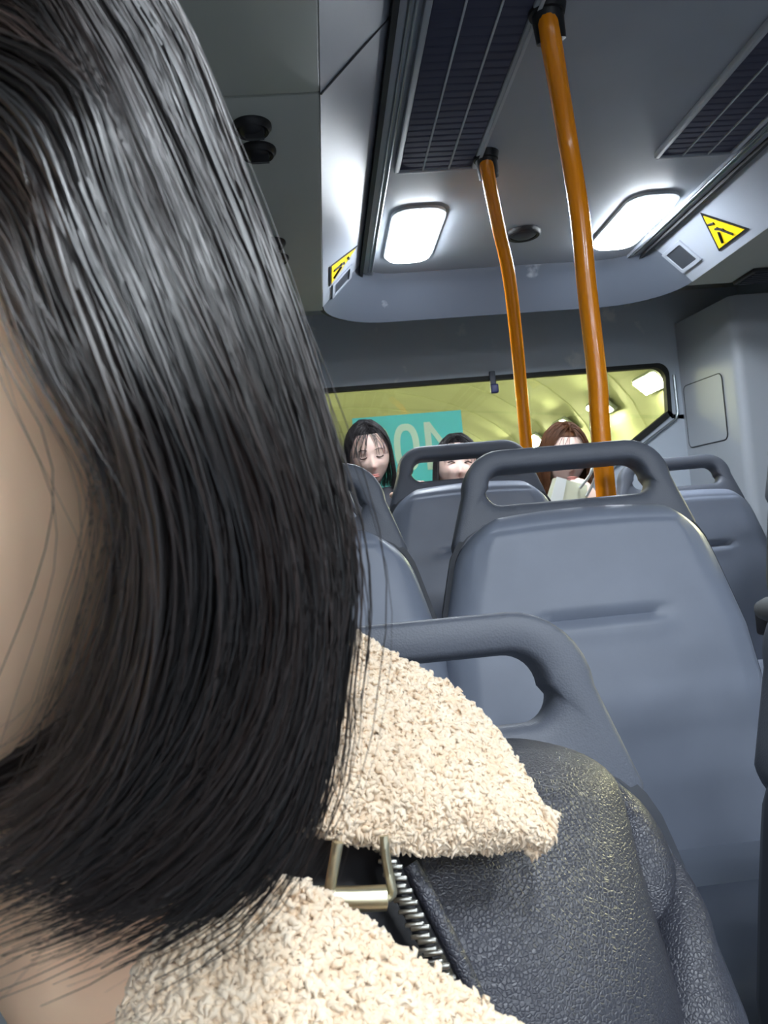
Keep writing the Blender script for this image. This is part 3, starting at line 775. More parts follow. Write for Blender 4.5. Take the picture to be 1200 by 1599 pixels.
def remesh(mb, name, voxel, smooth=4):
    me = mb.mesh(name, True); o = bpy.data.objects.new(name, me); COL.objects.link(o)
    r = o.modifiers.new('r', 'REMESH'); r.mode = 'VOXEL'; r.voxel_size = voxel; r.use_smooth_shade = True
    s_ = o.modifiers.new('s', 'SMOOTH'); s_.iterations = smooth; s_.factor = 0.5
    bpy.context.view_layer.update()
    dg = bpy.context.evaluated_depsgraph_get()
    out = bpy.data.meshes.new_from_object(o.evaluated_get(dg))
    bpy.data.objects.remove(o); bpy.data.meshes.remove(me)
    out.polygons.foreach_set('use_smooth', np.ones(len(out.polygons), bool))
    return out

def generic_hair(Hc, R, n, length, phi_min, vol, seg=14, fringe=0.0, wave=0.0, part=0.0, scale=1.0, seed=1, rad=0.0009):
    """strands from the parting over the skull, then falling beside and behind it"""
    r = np.random.default_rng(seed); S = np.zeros((n, seg, 3)); Rd = np.zeros((n, seg))
    for i in range(n):
        side = 1 if r.random() < 0.5 else -1
        if r.random() < fringe: phi = math.radians(r.uniform(12, phi_min))
        else: phi = math.radians(phi_min + (180 - phi_min) * r.random() ** 1.15)
        lay = r.random() ** 0.6; k_ = 1.02 + vol * lay
        y0 = np.interp(math.degrees(phi), [0, 60, 180], [-0.062, -0.03, 0.05]) + r.uniform(-0.03, 0.03)
        root = np.array([part + r.uniform(-0.004, 0.004), y0, 0]); 
        root[2] = 0.115 * math.sqrt(max(0.02, 1 - (root[0] / 0.076) ** 2 - (root[1] / 0.1) ** 2)) * k_
        rim = np.array([side * math.sin(phi) * 0.079, -math.cos(phi) * 0.099 + 0.004, 0.0]) * k_
        ln = length * (0.9 + 0.15 * r.random()) if math.degrees(phi) > phi_min else 0.012
        mid = (root + rim) / 2; e = math.sqrt((mid[0] / 0.079) ** 2 + (mid[1] / 0.1) ** 2 + (mid[2] / 0.117) ** 2); mid = mid / e * k_
        q1_ = (root * 0.6 + mid * 0.4); e = math.sqrt((q1_[0] / 0.079) ** 2 + (q1_[1] / 0.1) ** 2 + (q1_[2] / 0.117) ** 2); q1_ = q1_ / e * k_
        q2_ = (rim * 0.5 + mid * 0.5); e = math.sqrt((q2_[0] / 0.079) ** 2 + (q2_[1] / 0.1) ** 2 + (q2_[2] / 0.117) ** 2); q2_ = q2_ / e * k_
        pts = [root, q1_, mid, q2_, rim]
        if ln > 0.02:
            wv = wave * r.uniform(-1, 1)
            pts += [rim * np.array([1.02, 1.02, 1]) + np.array([wv, 0, -ln * 0.4]), rim * np.array([1.0, 1.0, 1]) + np.array([-wv, 0, -ln * 0.75]), rim * np.array([0.86, 0.9, 1]) + np.array([wv, 0, -ln])]
        S[i] = spline(pts, seg); Rd[i] = rad * np.linspace(1, 0.5, seg) * r.uniform(0.7, 1.3)
    return (S * scale) @ R.T + Hc, Rd * scale

def hair_cap(Hc, R, k_=1.04, scale=1.0, zlim=0.012):
    g = head_grid(48, 36) * k_
    rows = []
    for row in g:
        q = []
        for (x, y, z) in row:
            lim = 0.082 if y < -0.03 else (0.02 if y < 0.0 else -0.075)
            f = np.clip((y + 0.03) / 0.03, 0, 1)
            if z < lim: s_ = 0.90; x, y, z = x * s_, y * s_ + 0.003, z
            q.append((x, y, z))
        rows.append(q)
    return MB().grid((np.array(rows) * scale) @ R.T + Hc, close_v=True)

def face_bits(person, Hc, R, closed=True, smile=0.0, scale=1.0, lipmat='lip'):
    T = lambda p: (np.asarray(p, float) * scale) @ R.T + Hc
    for s_ in (-1, 1):
        if closed:
            pts = [T((s_ * (0.031 + dx), -0.0915 + 0.10 * abs(dx) + 0.25 * max(0, dx), -0.004 + zc)) for dx, zc in ((-0.014, 0.001), (-0.007, -0.0025 + 0.006 * smile), (0, -0.004 + 0.009 * smile), (0.007, -0.003 + 0.006 * smile), (0.014, 0.001))]
            mk(MB().tube(spline(pts, 12), [0.0010] + [0.0022] * 10 + [0.0010], 6), 'eyelash', M['brow'], person)
        else:
            e = mk(MB().ellipsoid(T((s_ * 0.031, -0.079, -0.002)), np.array((0.0135, 0.010, 0.0075)) * scale, 16, 10, rot=R), 'eye', M['eye'], person)
            i = MB().ellipsoid(T((s_ * 0.031, -0.0868, -0.002)), np.array((0.0058, 0.0030, 0.0058)) * scale, 14, 8, rot=R); mk(i, 'iris', M['iris'], e)
            pts = [T((s_ * (0.031 + dx), -0.0885 + 0.3 * max(0, dx), zc)) for dx, zc in ((-0.014, -0.001), (0, 0.0065), (0.015, 0.001))]
            mk(MB().tube(spline(pts, 10), 0.0012 * scale, 6), 'eyelash', M['brow'], person)
        pts = [T((s_ * x, y, z)) for x, y, z in ((0.014, -0.0935, 0.020), (0.030, -0.092, 0.0245), (0.048, -0.083, 0.020))]
        mk(MB().tube(spline(pts, 10), np.r_[0.0012, [0.0013] * 8, 0.0006] * scale, 6), 'eyebrow', M['brow'], person)
    for z, h, up in ((-0.0690, 0.0030, 1), (-0.0765, 0.0038, -1)):
        pts = [T((x, -0.0945 - 0.0035 + 3.2 * x * x * 4, z + smile * 6 * x * x * 2)) for x in np.linspace(-0.021, 0.021, 9)]
        mk(MB().tube(pts, np.sin(np.linspace(0.25, np.pi - 0.25, 9)) * h * scale, 8), 'lip', M[lipmat], person)

def seated_person(name, Hc, R, seat, legdir=-1, scale=1.0, voxel=0.005, smile=0.0, skin='skin_pale', hands=None, arms=None, nu=72, nv=56, nbo=None, wid=1.0, armr=1.0):
    """continuous body: head, neck, trunk, arms, hands, legs; seat = point under the pelvis"""
    m = MB(); T = lambda p: (np.asarray(p, float) * scale) @ R.T + Hc
    m.grid(T(head_grid(nu, nv, smile).reshape(-1, 3)).reshape(nv, nu, 3), close_v=True)
    for s_ in (-1, 1): m.ellipsoid(T((s_ * 0.077, 0.012, -0.012)), np.array((0.008, 0.016, 0.028)) * scale, 12, 10, rot=R @ rotm(yaw=s_ * 20))
    seat = np.asarray(seat, float); neck0 = T((0, 0.025, -0.07)); pel = seat + np.array([0, 0, 0.10])
    ch = neck0 + np.array([0, 0.02, -0.16]); ch = ch * 0.85 + pel * 0.15 * np.array([1, 1, 0]) + np.array([0, 0, ch[2] * 0.15])
    nb = neck0 + np.array([0, 0.015, -0.075])
    if nbo is not None:
        nb = nb + np.asarray(nbo, float); ch = ch + np.asarray(nbo, float)
    capsule(m, [neck0, (neck0 + nb) / 2, nb], [0.050 * scale, 0.047 * scale, 0.055 * scale], 16)
    wa = (ch + pel) / 2
    for c, r in ((nb * 0.45 + ch * 0.55, (0.13, 0.065, 0.07)), (ch + np.array([0, 0, -0.05]), (0.145, 0.085, 0.11)), (wa, (0.125, 0.08, 0.13)), (pel, (0.155, 0.10, 0.10))): m.ellipsoid(c, np.array(r) * scale * np.array([wid, 1, 1]), 24, 14)
    J = {}
    for s_ in (-1, 1):
        sh_ = nb + np.array([s_ * 0.165 * scale * wid, 0.01, -0.045]); el, wr = arms[s_] if arms else (sh_ + np.array([s_ * 0.04, -0.04, -0.27]), pel + np.array([s_ * 0.10, -0.22, 0.06]))
        el = np.asarray(el, float); wr = np.asarray(wr, float)
        capsule(m, [nb + np.array([s_ * 0.05, 0.01, -0.025]), sh_, (sh_ + el) / 2, el, (el + wr) / 2, wr], np.array([0.045, 0.052, 0.043, 0.037, 0.035, 0.025]) * scale * armr, 14)
        hd = hands[s_] if hands and s_ in hands else (wr - el, (0, -0.2, 1), 0.5)
        J['tips', s_] = hand(m, wr, hd[0], hd[1], scale * 0.95, hd[2], thumb=s_ * (-1 if len(hd) < 4 else hd[3]))
        hip = pel + np.array([s_ * 0.09, -0.02, -0.03]); kn = pel + np.array([s_ * 0.10, -0.40, -0.01]); an = np.array([kn[0], kn[1] - 0.02, seat[2] - 0.33])
        capsule(m, [hip, (hip + kn) / 2, kn, (kn + an) / 2 + np.array([0, 0.01, 0]), an], np.array([0.085, 0.072, 0.056, 0.050, 0.036]) * scale, 16)
        capsule(m, [an + np.array([0, 0.03, -0.035]), an + np.array([0, -0.06, -0.04]), an + np.array([0, -0.13, -0.05])], [0.035, 0.034, 0.024], 12)
        J[s_] = (sh_, el, wr, hip, kn, an)
    J.update(nb=nb, ch=ch, wa=wa, pel=pel)
    me = remesh(m, name, voxel)
    org = (seat[0], seat[1], seat[2])
    me.transform(Matrix.Translation(-Vector(org))); me.materials.append(M[skin])
    o = bpy.data.objects.new(name, me); COL.objects.link(o); o.location = org; ORG[o.name] = org
    return o, J

def clothes(person, J, top, bottom, scale=1.0, voxel=0.008, collar=True):
    m = MB(); nb, ch, wa, pel = J['nb'], J['ch'], J['wa'], J['pel']
    for c, r in ((nb * 0.5 + ch * 0.5, (0.145, 0.082, 0.075)), (ch + np.array([0, 0, -0.05]), (0.165, 0.105, 0.13)), (wa, (0.150, 0.105, 0.15)), (pel + np.array([0, 0, 0.03]), (0.175, 0.12, 0.10))): m.ellipsoid(c, np.array(r) * scale, 24, 14)
    for s_ in (-1, 1):
        sh_, el, wr, hip, kn, an = J[s_]; wr2 = el + (wr - el) * 0.9
        capsule(m, [nb + np.array([s_ * 0.05, 0.01, -0.035]), sh_, (sh_ + el) / 2, el, (el + wr2) / 2, wr2], np.array([0.055, 0.066, 0.058, 0.053, 0.048, 0.040]) * scale, 14)
    if collar: m.tube([nb + np.array([0, 0, -0.02]), nb + np.array([0, 0.0, 0.03])], [0.085, 0.072], 20)
    link_mesh(remesh(m, 'coat', voxel, 3), 'coat', M[top], person)
    m = MB(); m.ellipsoid(pel, (0.165, 0.112, 0.105), 24, 14)
    for s_ in (-1, 1):
        sh_, el, wr, hip, kn, an = J[s_]; capsule(m, [hip, (hip + kn) / 2, kn, (kn + an) / 2 + np.array([0, 0.01, 0]), an], [0.095, 0.083, 0.068, 0.062, 0.052], 14)
    link_mesh(remesh(m, 'trousers', voxel, 3), 'trousers', M[bottom], person)
    for s_ in (-1, 1):
        an = J[s_][5]; sm = MB(); sm.ellipsoid(an + np.array([0, -0.05, -0.045]), (0.044, 0.125, 0.036), 20, 10); mk(sm, 'shoe', M['black'], person)

BZ = 0.645                                                        # bench cushion top
# passenger by the left, dark bob, face bowed
H1 = P(576, 711, 2.68); R1 = rotm(yaw=3, pitch=8, roll=-4)
p1, J1 = seated_person('person', H1, R1, (H1[0] - 0.11, 2.66, BZ), smile=0.3, scale=0.9, nbo=(-0.05, 0, 0), wid=0.88)
clothes(p1, J1, 'cloth_grey', 'denim')
mk(hair_cap(H1, R1, scale=0.9), 'hair_base', M['hair_black'], p1)
S_, Rr = generic_hair(H1, R1, 900, 0.13, 62, 0.15, fringe=0.04, seed=3, rad=0.0011, part=0.006, scale=0.9)
tag(link_mesh(strands_mesh('hair', S_, Rr, 4), 'hair', M['hair_black'], p1), kind='stuff')
face_bits(p1, H1, R1, closed=True, scale=0.9)
tag(p1, 'passenger with dark bobbed hair and lowered eyes, left of the teal number sheet', 'person', 'rear bench passengers')
# smiling passenger behind the seat handle
H2 = P(714, 730, 2.68); R2 = rotm(yaw=-2, pitch=-8, roll=5)
wr2 = P(622, 752, 2.03) + np.array([0.0, 0.03, -0.02]); sh2 = H2 + np.array([-0.15, 0.06, -0.2])
tw = P(655, 741, 1.96)
p2, J2 = seated_person('person', H2, R2, (H2[0] - 0.02, 2.66, BZ), smile=1.0, scale=0.9, wid=0.88,
    arms={-1: (H2 + np.array([-0.22, -0.16, -0.36]), tw + np.array([-0.03, 0.10, -0.055])), 1: (H2 + np.array([0.20, 0.0, -0.47]), H2 + np.array([0.08, -0.22, -0.50]))},
    hands={-1: ((0.25, -0.80, 0.38), (0, 0.35, 1), 0.35)})
clothes(p2, J2, 'cloth_navy', 'cloth_black')
mk(hair_cap(H2, R2, scale=0.9), 'hair_base', M['hair_black'], p2)
S_, Rr = generic_hair(H2, R2, 800, 0.17, 60, 0.13, fringe=0.03, seed=5, rad=0.0011, part=-0.008, scale=0.9)
tag(link_mesh(strands_mesh('hair', S_, Rr, 4), 'hair', M['hair_black'], p2), kind='stuff')
face_bits(p2, H2, R2, closed=True, smile=1.0, scale=0.9)
tag(p2, 'passenger with a broad smile seen through the seat handle, below the teal sheet', 'person', 'rear bench passengers')
# passenger with brown hair holding a white bag to the mouth
H3 = P(881, 716, 2.66); R3 = rotm(yaw=2, pitch=6, roll=3)
wrR = P(934, 792, 2.33)
p3, J3 = seated_person('person', H3, R3, (H3[0] + 0.06, 2.66, BZ), smile=0.2, scale=0.9, nbo=(0.02, 0, 0), wid=0.88,
    arms={-1: (H3 + np.array([-0.22, -0.02, -0.42]), P(838, 835, 2.31)), 1: (H3 + np.array([0.23, -0.02, -0.38]), wrR)},
    hands={1: ((-0.55, -0.12, 0.80), (0.45, -0.85, 0.2), 0.75), -1: ((0.75, -0.05, 0.5), (-0.2, -0.9, 0.2), 0.5)})
clothes(p3, J3, 'cloth_black', 'cloth_black')
mk(hair_cap(H3, R3, scale=0.9), 'hair_base', M['hair_brown'], p3)
S_, Rr = generic_hair(H3, R3, 900, 0.20, 58, 0.20, fringe=0.03, wave=0.006, seed=8, rad=0.0011, part=0.004, scale=0.9)
tag(link_mesh(strands_mesh('hair', S_, Rr, 4), 'hair', M['hair_brown'], p3), kind='stuff')
face_bits(p3, H3, R3, closed=True, scale=0.9)
tag(p3, 'brown-haired passenger in black holding a white bag to the mouth', 'person', 'rear bench passengers')
# the bag: folded white paper box with a strap
bg = P(885, 772, 2.26); t = empty('paper_bag', bg - np.array([0, 0, 0.06]))
c_, s_ = math.cos(0.22), math.sin(0.22); RB = np.array([(c_, 0, s_), (0, 1, 0), (-s_, 0, c_)])
q = lambda x, y, z: bg + RB @ np.array((x, y, z))
bx = MB(); bot = [q(-0.060, -0.03, -0.075), q(0.060, -0.03, -0.075), q(0.060, 0.03, -0.075), q(-0.060, 0.03, -0.075)]; top_ = [q(-0.040, -0.024, 0.042), q(0.050, -0.024, 0.032), q(0.050, 0.02, 0.032), q(-0.040, 0.02, 0.042)]
bx.add(bot + top_, [(0, 1, 2, 3), (4, 7, 6, 5), (0, 4, 5, 1), (1, 5, 6, 2), (2, 6, 7, 3), (3, 7, 4, 0)])
mk(bx, 'bag_body', M['paper2'], t, smooth=False)
fl_ = MB(); fl_.add([q(-0.061, -0.032, -0.075), q(-0.022, -0.033, -0.075), q(-0.012, -0.027, 0.040), q(-0.041, -0.026, 0.044), q(-0.061, -0.0305, -0.075), q(-0.022, -0.0305, -0.075), q(-0.012, -0.0245, 0.040), q(-0.041, -0.0242, 0.044)], [(0, 1, 2, 3), (7, 6, 5, 4), (0, 4, 5, 1), (1, 5, 6, 2), (2, 6, 7, 3), (3, 7, 4, 0)])
mk(fl_, 'bag_side_panel', M['paper'], t, smooth=False)
mk(MB().tube(spline([q(0.028, -0.03, 0.02), q(0.045, -0.055, 0.06), q(0.05, -0.06, 0.095), q(0.066, -0.055, 0.10), q(0.062, -0.05, 0.05), q(0.05, -0.03, 0.0)], 24), 0.0045, 8), 'strap', M['paper'], t)
tag(t, 'white paper bag with a strap held by the brown-haired passenger', 'bag')
# ------------------------------------------------------------------ the person taking the picture
HF = np.array([-0.125, 0.256, CAMZ + 0.038]); RF = rotm(yaw=-6, pitch=0, roll=-3)
pf, JF = seated_person('person', HF, RF, (-0.02, 0.36, 0.49), voxel=0.0045, skin='skin', nu=110, nv=90, nbo=(0.012, 0.145, -0.042), wid=0.76, armr=0.72,
    arms={1: (P(1000, 1830, 0.45), P(930, 2150, 0.32)), -1: (np.array([-0.36, 0.30, 0.70]), np.array([-0.26, 0.06, 0.62]))})
face_bits(pf, HF, RF, closed=False)
tag(pf, 'person in the foreground at left, dark bob and black leather jacket with cream fleece collar', 'person')
m = MB(); 
for s_ in (-1, 1):
    sh_, el, wr, hip, kn, an = JF[s_]; capsule(m, [hip, (hip + kn) / 2, kn, (kn + an) / 2, an], [0.095, 0.083, 0.068, 0.062, 0.052], 14)
m.ellipsoid(JF['pel'], (0.165, 0.112, 0.105), 24, 14)
link_mesh(remesh(m, 'trousers', 0.01, 3), 'trousers', M['cloth_black'], pf)
for s_ in (-1, 1):
    an = JF[s_][5]; mk(MB().ellipsoid(an + np.array([0, -0.05, -0.03]), (0.044, 0.125, 0.036), 20, 10), 'shoe', M['black'], pf)

# ---- jacket: lofted trunk, sleeve and folds
def loft(rows, yc, b, p=2.6, n=48, yfun=None):
    """rows (py, x left, x right[, depth half, centre depth]): stacked rounded sections seen between two pixel columns"""
    rows = np.array([list(r) + [b, yc][len(r) - 3:] for r in rows], float)
    rr = spline(rows, 60); g = []
    for (py, xl, xr, bb, yy) in rr:
        A, B = P(xl, py, yy), P(xr, py, yy); c = (A + B) / 2; h = (B - A) / 2; ring = []
        for a in np.linspace(0, 2 * np.pi, n, endpoint=False):
            ca, sa = math.cos(a), math.sin(a)
            ring.append(c + h * math.copysign(abs(ca) ** (2 / p), ca) + np.array([0, bb, 0]) * math.copysign(abs(sa) ** (2 / 2.2), sa))
        g.append(ring)
    m = MB().grid(g, close_v=True); m.add(g[0], [tuple(range(n))]); m.add(g[-1], [tuple(range(n))[::-1]])
    return m
trunk = [(1158, 790, 812, 0.006, 0.500), (1166, 740, 862, 0.022, 0.498), (1182, 660, 918, 0.036, 0.494), (1206, 560, 952, 0.048, 0.49), (1245, 400, 968, 0.060, 0.485), (1300, 330, 980, 0.072, 0.478),
         (1380, 300, 1000, 0.084, 0.47), (1480, 280, 1030, 0.094, 0.462), (1599, 260, 1066, 0.10, 0.455), (1760, 220, 1090, 0.105, 0.45), (2050, 160, 1080, 0.11, 0.44), (2300, 150, 1060, 0.11, 0.43)]
jk = mk(loft(trunk, 0.48, 0.08), 'jacket', M['leather'], pf, sharp=70)
half = [(1250, -420, -400, 0.01, 0.46), (1270, -480, -330, 0.035, 0.455), (1320, -540, -260, 0.06, 0.445), (1420, -640, -260, 0.08, 0.435), (1599, -680, -240, 0.09, 0.43), (1800, -680, -160, 0.10, 0.43), (2050, -600, 100, 0.11, 0.43), (2300, -580, 160, 0.11, 0.43)]
mk(loft(half, 0.44, 0.08), 'jacket_front', M['leather'], jk, sharp=70)
fold = [(1222, 958, 966, 0.006, 0.515), (1250, 940, 998, 0.028, 0.512), (1300, 930, 1027, 0.040, 0.508), (1350, 930, 1037, 0.044, 0.503), (1400, 940, 1034, 0.042, 0.498), (1450, 960, 1026, 0.030, 0.49), (1470, 990, 1015, 0.008, 0.488)]
mk(loft(fold, 0.5, 0.04), 'shoulder_fold', M['leather'], jk, sharp=70)
slv = [(1328, 1036, 1046, 0.006, 0.495), (1345, 1020, 1060, 0.022, 0.492), (1390, 1000, 1082, 0.038, 0.484), (1450, 985, 1096, 0.048, 0.474), (1530, 975, 1128, 0.055, 0.460), (1599, 970, 1153, 0.060, 0.448), (1720, 960, 1190, 0.062, 0.42), (1900, 930, 1190, 0.060, 0.37), (2150, 820, 1060, 0.05, 0.30)]
mk(loft(slv, 0.47, 0.05), 'sleeve', M['leather'], jk, sharp=70)
m = MB(); sh_, el, wr = JF[-1][:3]; capsule(m, [sh_ + np.array([-0.01, 0.02, 0.01]), sh_ + np.array([-0.03, 0, -0.03]), (sh_ + el) / 2, el, (el + wr) / 2, el + (wr - el) * 0.92], [0.05, 0.062, 0.060, 0.056, 0.052, 0.045], 20); mk(m, 'sleeve', M['leather'], jk, sharp=80)

# ---- open front of the jacket: dark facing, zip, piping, ring
fc = MB(); 
fc.grid([[P(x, y, Y) for x, y, Y in row] for row in (
    [(430, 1270, 0.385), (540, 1270, 0.390), (600, 1270, 0.394), (640, 1270, 0.398)],
    [(440, 1360, 0.365), (545, 1370, 0.372), (620, 1378, 0.380), (668, 1380, 0.386)],
    [(470, 1460, 0.345), (570, 1470, 0.352), (650, 1478, 0.362), (712, 1490, 0.370)],
    [(520, 1640, 0.325), (640, 1650, 0.335), (720, 1650, 0.345), (778, 1650, 0.358)])])
mk(fc, 'front_facing', M['leather_dark'], jk)
pp = spline([P(640, 1350, 0.384), P(670, 1405, 0.378), P(705, 1475, 0.370), (P(750, 1570, 0.362)), P(775, 1640, 0.356)], 30)
mk(MB().tube(pp, 0.0042, 12), 'piping', M['leather'], jk)
zp = spline([P(602, 1325, 0.366), P(620, 1375, 0.360), P(645, 1430, 0.353), P(680, 1500, 0.345), P(715, 1570, 0.34)], 120)
mk(MB().tube(zp + np.array([0, 0.004, 0]), 0.0042, 8), 'zip_tape', M['leather_dark'], jk)
tooth = None
for i in range(26):
    c = zp[int(i * 119 / 25)]; d = zp[min(119, int(i * 119 / 25) + 2)] - zp[max(0, int(i * 119 / 25) - 2)]; d /= np.linalg.norm(d)
    sd = np.cross(d, np.array([0, 1.0, 0])); sd /= np.linalg.norm(sd); nn = np.cross(sd, d); tilt = sd * 0.92 + d * 0.38; tilt /= np.linalg.norm(tilt); d2 = np.cross(nn, tilt)
    Rm = np.stack([tilt, d2, nn], 1)
    b_ = MB().rbox(c + np.array([0, -0.001, 0]) + sd * 0.0008 * (1 if i % 2 else -1), (0.0085, 0.0022, 0.0036), 0.0007, 2, rot=Rm)
    mk(b_, 'zip_tooth', M['metal'], jk)
rg = MB()
rg.tube(spline([P(528, 1315, 0.340), P(522, 1350, 0.339), P(515, 1390, 0.338)], 10), 0.0024, 8)
mk(rg, 'buckle_prong', M['brass'], jk)
rg = MB(); rg.tube(spline([P(600, 1305, 0.345), P(604, 1345, 0.343), P(612, 1385, 0.341), P(613, 1396, 0.341), P(606, 1402, 0.341)], 24), 0.0020, 8)
mk(rg, 'buckle_frame', M['brass'], jk)
mk(MB().tube([P(490, 1404, 0.338), P(550, 1404, 0.339), P(603, 1402, 0.340), P(606, 1402, 0.340)], [0.0052, 0.0052, 0.0052, 0.003], 14), 'buckle_bar', M['brass'], jk)

# ---- fleece collar: two thick flaps with curly pile
def flap(name, top, bot, bulge, thick, ntuft, tl, seed):
    r = np.random.default_rng(seed)
    A = spline([P(*p) for p in top], 60); B = spline([P(*p) for p in bot], 60); g = []
    vs = np.linspace(0, 1, 30)
    for v in vs:
        row = A * (1 - v) + B * v; row = row + np.array([0, -bulge * math.sin(math.pi * v), 0]); g.append(row)
    g = np.array(g); du = np.gradient(g, axis=1); dv = np.gradient(g, axis=0); nrm = np.cross(du, dv); nrm /= np.linalg.norm(nrm, axis=2, keepdims=True) + 1e-12
    if nrm[15, 30, 1] > 0: nrm = -nrm
    back = g - nrm * thick
    m = MB(); m.grid(g); m.grid(back)
    rim_f = np.vstack([g[0], g[1:, -1], g[-1, ::-1][1:], g[::-1, 0][1:-1]]); rim_b = np.vstack([back[0], back[1:, -1], back[-1, ::-1][1:], back[::-1, 0][1:-1]])
    m.grid(np.stack([rim_f, (rim_f + rim_b) / 2 + (rim_f - g.mean((0, 1))) * 0.02, rim_b], 1), close_u=True)
    fo = mk(m, name, M['fleece'], jk, sharp=80)
    K = 6; S = np.zeros((ntuft, K, 3)); Rd = np.zeros((ntuft, K)); cen = g.mean((0, 1))
    for i in range(ntuft):
        edge = r.random() < 0.22
        if edge:
            k_ = r.integers(len(rim_f)); f = r.random(); p = rim_f[k_] * f + rim_b[k_] * (1 - f)
            n_ = p - cen; n_ /= np.linalg.norm(n_)
            n_ = n_ + r.normal(0, 0.35, 3)
            n_[1] -= 0.3
        else:
            a, b = r.random() * 28.99, r.random() * 58.99; i0, j0 = int(a), int(b); fa, fb = a - i0, b - j0
            p = (g[i0, j0] * (1 - fa) * (1 - fb) + g[i0 + 1, j0] * fa * (1 - fb) + g[i0, j0 + 1] * (1 - fa) * fb + g[i0 + 1, j0 + 1] * fa * fb); n_ = nrm[i0, j0] + r.normal(0, 0.35, 3)
        n_ /= np.linalg.norm(n_); t1 = np.cross(n_, r.normal(0, 1, 3)); t1 /= np.linalg.norm(t1); t2 = np.cross(n_, t1)
        ln = tl * r.uniform(0.6, 1.2); cr = tl * r.uniform(0.16, 0.30); ph = r.random() * 6.28; tw = r.uniform(2.5, 5.0) * (1 if r.random() < 0.5 else -1)
        for q_ in range(K):
            s_ = q_ / (K - 1); S[i, q_] = p - n_ * 0.001 + n_ * ln * (s_ - 0.35 * s_ * s_) + cr * s_ ** 0.7 * (t1 * math.cos(ph + tw * s_) + t2 * math.sin(ph + tw * s_)) - np.array([0, 0, 0.15 * ln * s_ * s_])
            Rd[i, q_] = tl * 0.19 * (1.0 if s_ < 0.6 else 1.0 - 0.8 * (s_ - 0.6) / 0.4) * r.uniform(0.8, 1.2)
    tag(link_mesh(strands_mesh('fleece_pile', S, Rd, 4), 'fleece_pile', M['fleece'], fo), kind='stuff')
    fo.parent = jk
    return fo
UP_T = [(470, 960, 0.440), (545, 988, 0.440), (620, 1030, 0.436), (700, 1076, 0.43), (770, 1146, 0.42), (822, 1230, 0.405), (838, 1276, 0.40)]
UP_B = [(380, 1270, 0.335), (470, 1288, 0.345), (560, 1302, 0.358), (640, 1316, 0.368), (720, 1318, 0.378), (790, 1310, 0.39), (832, 1290, 0.398)]
flap('collar_flap', UP_T, UP_B, 0.020, 0.012, 9500, 0.0085, 21)
LO_T = [(212, 1540, 0.30), (250, 1470, 0.300), (330, 1415, 0.30), (440, 1380, 0.302), (500, 1400, 0.302), (600, 1468, 0.30), (700, 1536, 0.296), (830, 1625, 0.29)]
LO_B = [(190, 1760, 0.285), (250, 1770, 0.280), (330, 1775, 0.275), (430, 1780, 0.272), (520, 1790, 0.27), (620, 1800, 0.27), (720, 1820, 0.27), (840, 1840, 0.272)]
flap('collar_flap', LO_T, LO_B, 0.014, 0.012, 7000, 0.0085, 22)

# ---- hair: a bob parted above the forehead, falling past the jaw and curling under
mk(hair_cap(HF, RF, 1.05), 'hair_base', M['hair_fg'], pf)
G = [  # guides from the face edge to the outer silhouette: (px, py, depth)
 [(-90, 180, .235), (-30, 380, .212), (60, 540, .205), (138, 655, .207), (192, 740, .214), (206, 830, .222), (190, 930, .230), (160, 1040, .238), (140, 1120, .242), (118, 1215, .245), (40, 1290, .245), (-80, 1330, .25)],
 [(-100, 60, .245), (0, 240, .212), (90, 420, .200), (170, 590, .200), (232, 740, .206), (255, 870, .214), (250, 980, .221), (225, 1090, .228), (180, 1190, .232), (100, 1275, .236), (0, 1335, .24), (-120, 1375, .25)],
 [(-60, -80, .252), (60, 100, .218), (165, 310, .208), (255, 520, .208), (325, 700, .213), (365, 850, .220), (370, 980, .227), (335, 1100, .232), (270, 1200, .235), (170, 1295, .237), (50, 1370, .242), (-90, 1420, .25)],
 [(30, -140, .265), (140, 50, .236), (250, 290, .226), (345, 520, .228), (415, 710, .233), (458, 870, .238), (462, 990, .242), (440, 1110, .244), (385, 1220, .245), (290, 1320, .248), (150, 1410, .252), (-30, 1465, .26)],
 [(110, -170, .285), (215, 10, .262), (320, 250, .254), (410, 480, .254), (475, 690, .256), (515, 850, .258), (518, 980, .260), (498, 1090, .262), (470, 1200, .262), (405, 1315, .264), (270, 1420, .268), (100, 1490, .275)],
 [(170, -190, .31), (262, -20, .295), (362, 220, .288), (434, 440, .285), (496, 660, .284), (530, 850, .284), (526, 970, .284), (506, 1070, .285), (500, 1180, .285), (466, 1300, .288), (370, 1420, .294), (200, 1500, .30)]]
NS = 30
DS = 0.84                                                                       # the bob hangs close to the camera
MID = [None, None, None, (10, -95, .246), (60, -125, .268), (100, -140, .288)]
GW = []
for i_, g_ in enumerate(G):
    u_ = i_ / (len(G) - 1); root = np.array([0.0, -0.055 + 0.085 * u_, 0.122 + 0.018 * u_]) @ RF.T + HF
    mid_ = [P(MID[i_][0], MID[i_][1], MID[i_][2] * DS)] if MID[i_] else []
    GW.append(spline([root] + mid_ + [P(a, b, c * DS) for a, b, c in g_[1:]], NS))
GW = np.array(GW)                    # (6, NS, 3)
def guide_at(u):
    x = u * (len(GW) - 1); i0 = np.clip(x.astype(int), 0, len(GW) - 2); f = (x - i0)[:, None, None]
    f = f * f * (3 - 2 * f) * 0.3 + f * 0.7
    return GW[i0] * (1 - f) + GW[i0 + 1] * f
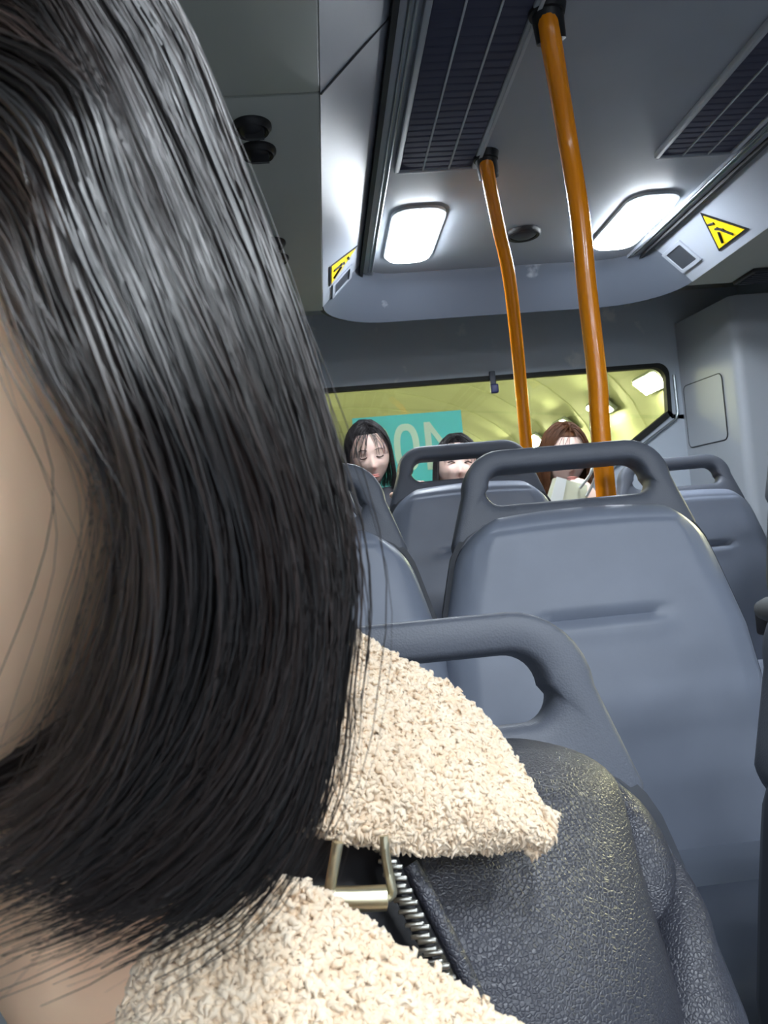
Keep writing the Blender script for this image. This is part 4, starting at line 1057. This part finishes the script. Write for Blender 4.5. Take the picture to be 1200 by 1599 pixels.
def guide_hair(n, nclump, seed, spread, dmax, rad, loose=0.0, umax=1.0):
    r = np.random.default_rng(seed)
    cu = np.sort(r.random(nclump)) * umax; cd = r.random(nclump) ** 1.3 * dmax; cl_ = r.uniform(0.90, 1.0, nclump); cph = r.random(nclump) * 6.28; ct = r.random(nclump) ** 1.6
    ci = r.integers(nclump, size=n); u = np.clip(cu[ci] + r.normal(0, spread, n), 0, 1)
    S = guide_at(u); t_ = np.linspace(0, 1, NS)[None, :, None]
    inward = np.zeros_like(S); inward[:, :, 1] = 1.0; inward[:, :, 0] = -0.45 * u[:, None] ** 2
    dep = (cd[ci] + np.abs(r.normal(0, 0.0025, n)))[:, None, None] * (0.35 + 0.65 * np.minimum(1, t_ * 3))
    S = S + inward * dep
    # slow waviness shared by a clump, then single-strand stray
    wv = np.sin(t_ * 7 + cph[ci][:, None, None]) * 0.0026 * np.minimum(1, t_ * 2)
    S = S + wv * np.array([1, 0.6, 0.2])
    S = S + r.normal(0, 1, (n, 1, 3)) * (0.0009 + 0.0052 * t_ ** 2.5) + r.normal(0, 1, (n, 1, 3)) * loose * t_ ** 1.5
    end = (cl_[ci] * (1 - 0.06 * r.random(n)))[:, None]
    k_ = t_[0, :, 0][None, :] * end * (NS - 1); i0 = np.clip(k_.astype(int), 0, NS - 2); f = (k_ - i0)[:, :, None]; ar = np.arange(n)[:, None]
    S = S[ar, i0] * (1 - f) + S[ar, i0 + 1] * f
    Rd = rad * r.uniform(0.6, 1.35, n)[:, None] * np.interp(np.linspace(0, 1, NS), [0, 0.7, 1], [1, 1, 0.25])[None, :]
    return S, Rd, np.clip(ct[ci] + r.normal(0, 0.12, n), 0, 1)
parts = [guide_hair(6200, 150, 31, 0.007, 0.040, 0.00034), guide_hair(1500, 60, 32, 0.02, 0.075, 0.0006), guide_hair(420, 400, 33, 0.03, 0.006, 0.00016, loose=0.010), guide_hair(90, 90, 35, 0.0, 0.004, 0.00013, loose=0.012, umax=0.06)]
S_ = np.vstack([p[0] for p in parts]); Rr = np.vstack([p[1] for p in parts])
tone = np.concatenate([parts[0][2], parts[1][2] * 0.3, parts[2][2], parts[3][2]])
tag(link_mesh(strands_mesh('hair', S_, Rr, 3, tone), 'hair', M['hair_strand'], pf), kind='stuff')
# the other side of the bob, beyond the picture
Sm = (guide_hair(1500, 80, 34, 0.015, 0.05, 0.0007)[0] - HF) @ RF; Sm[:, :, 0] *= -1; Sm = Sm @ RF.T + HF
tag(link_mesh(strands_mesh('hair_far_side', Sm[:, ::2], np.full((1500, 15), 0.0007), 3), 'hair_far_side', M['hair_fg'], pf), kind='stuff')
S_, Rr = generic_hair(HF, RF, 1400, 0.115, 100, 0.16, seed=41, rad=0.0012)
tag(link_mesh(strands_mesh('hair_back', S_, Rr, 4), 'hair_back', M['hair_fg'], pf), kind='stuff')
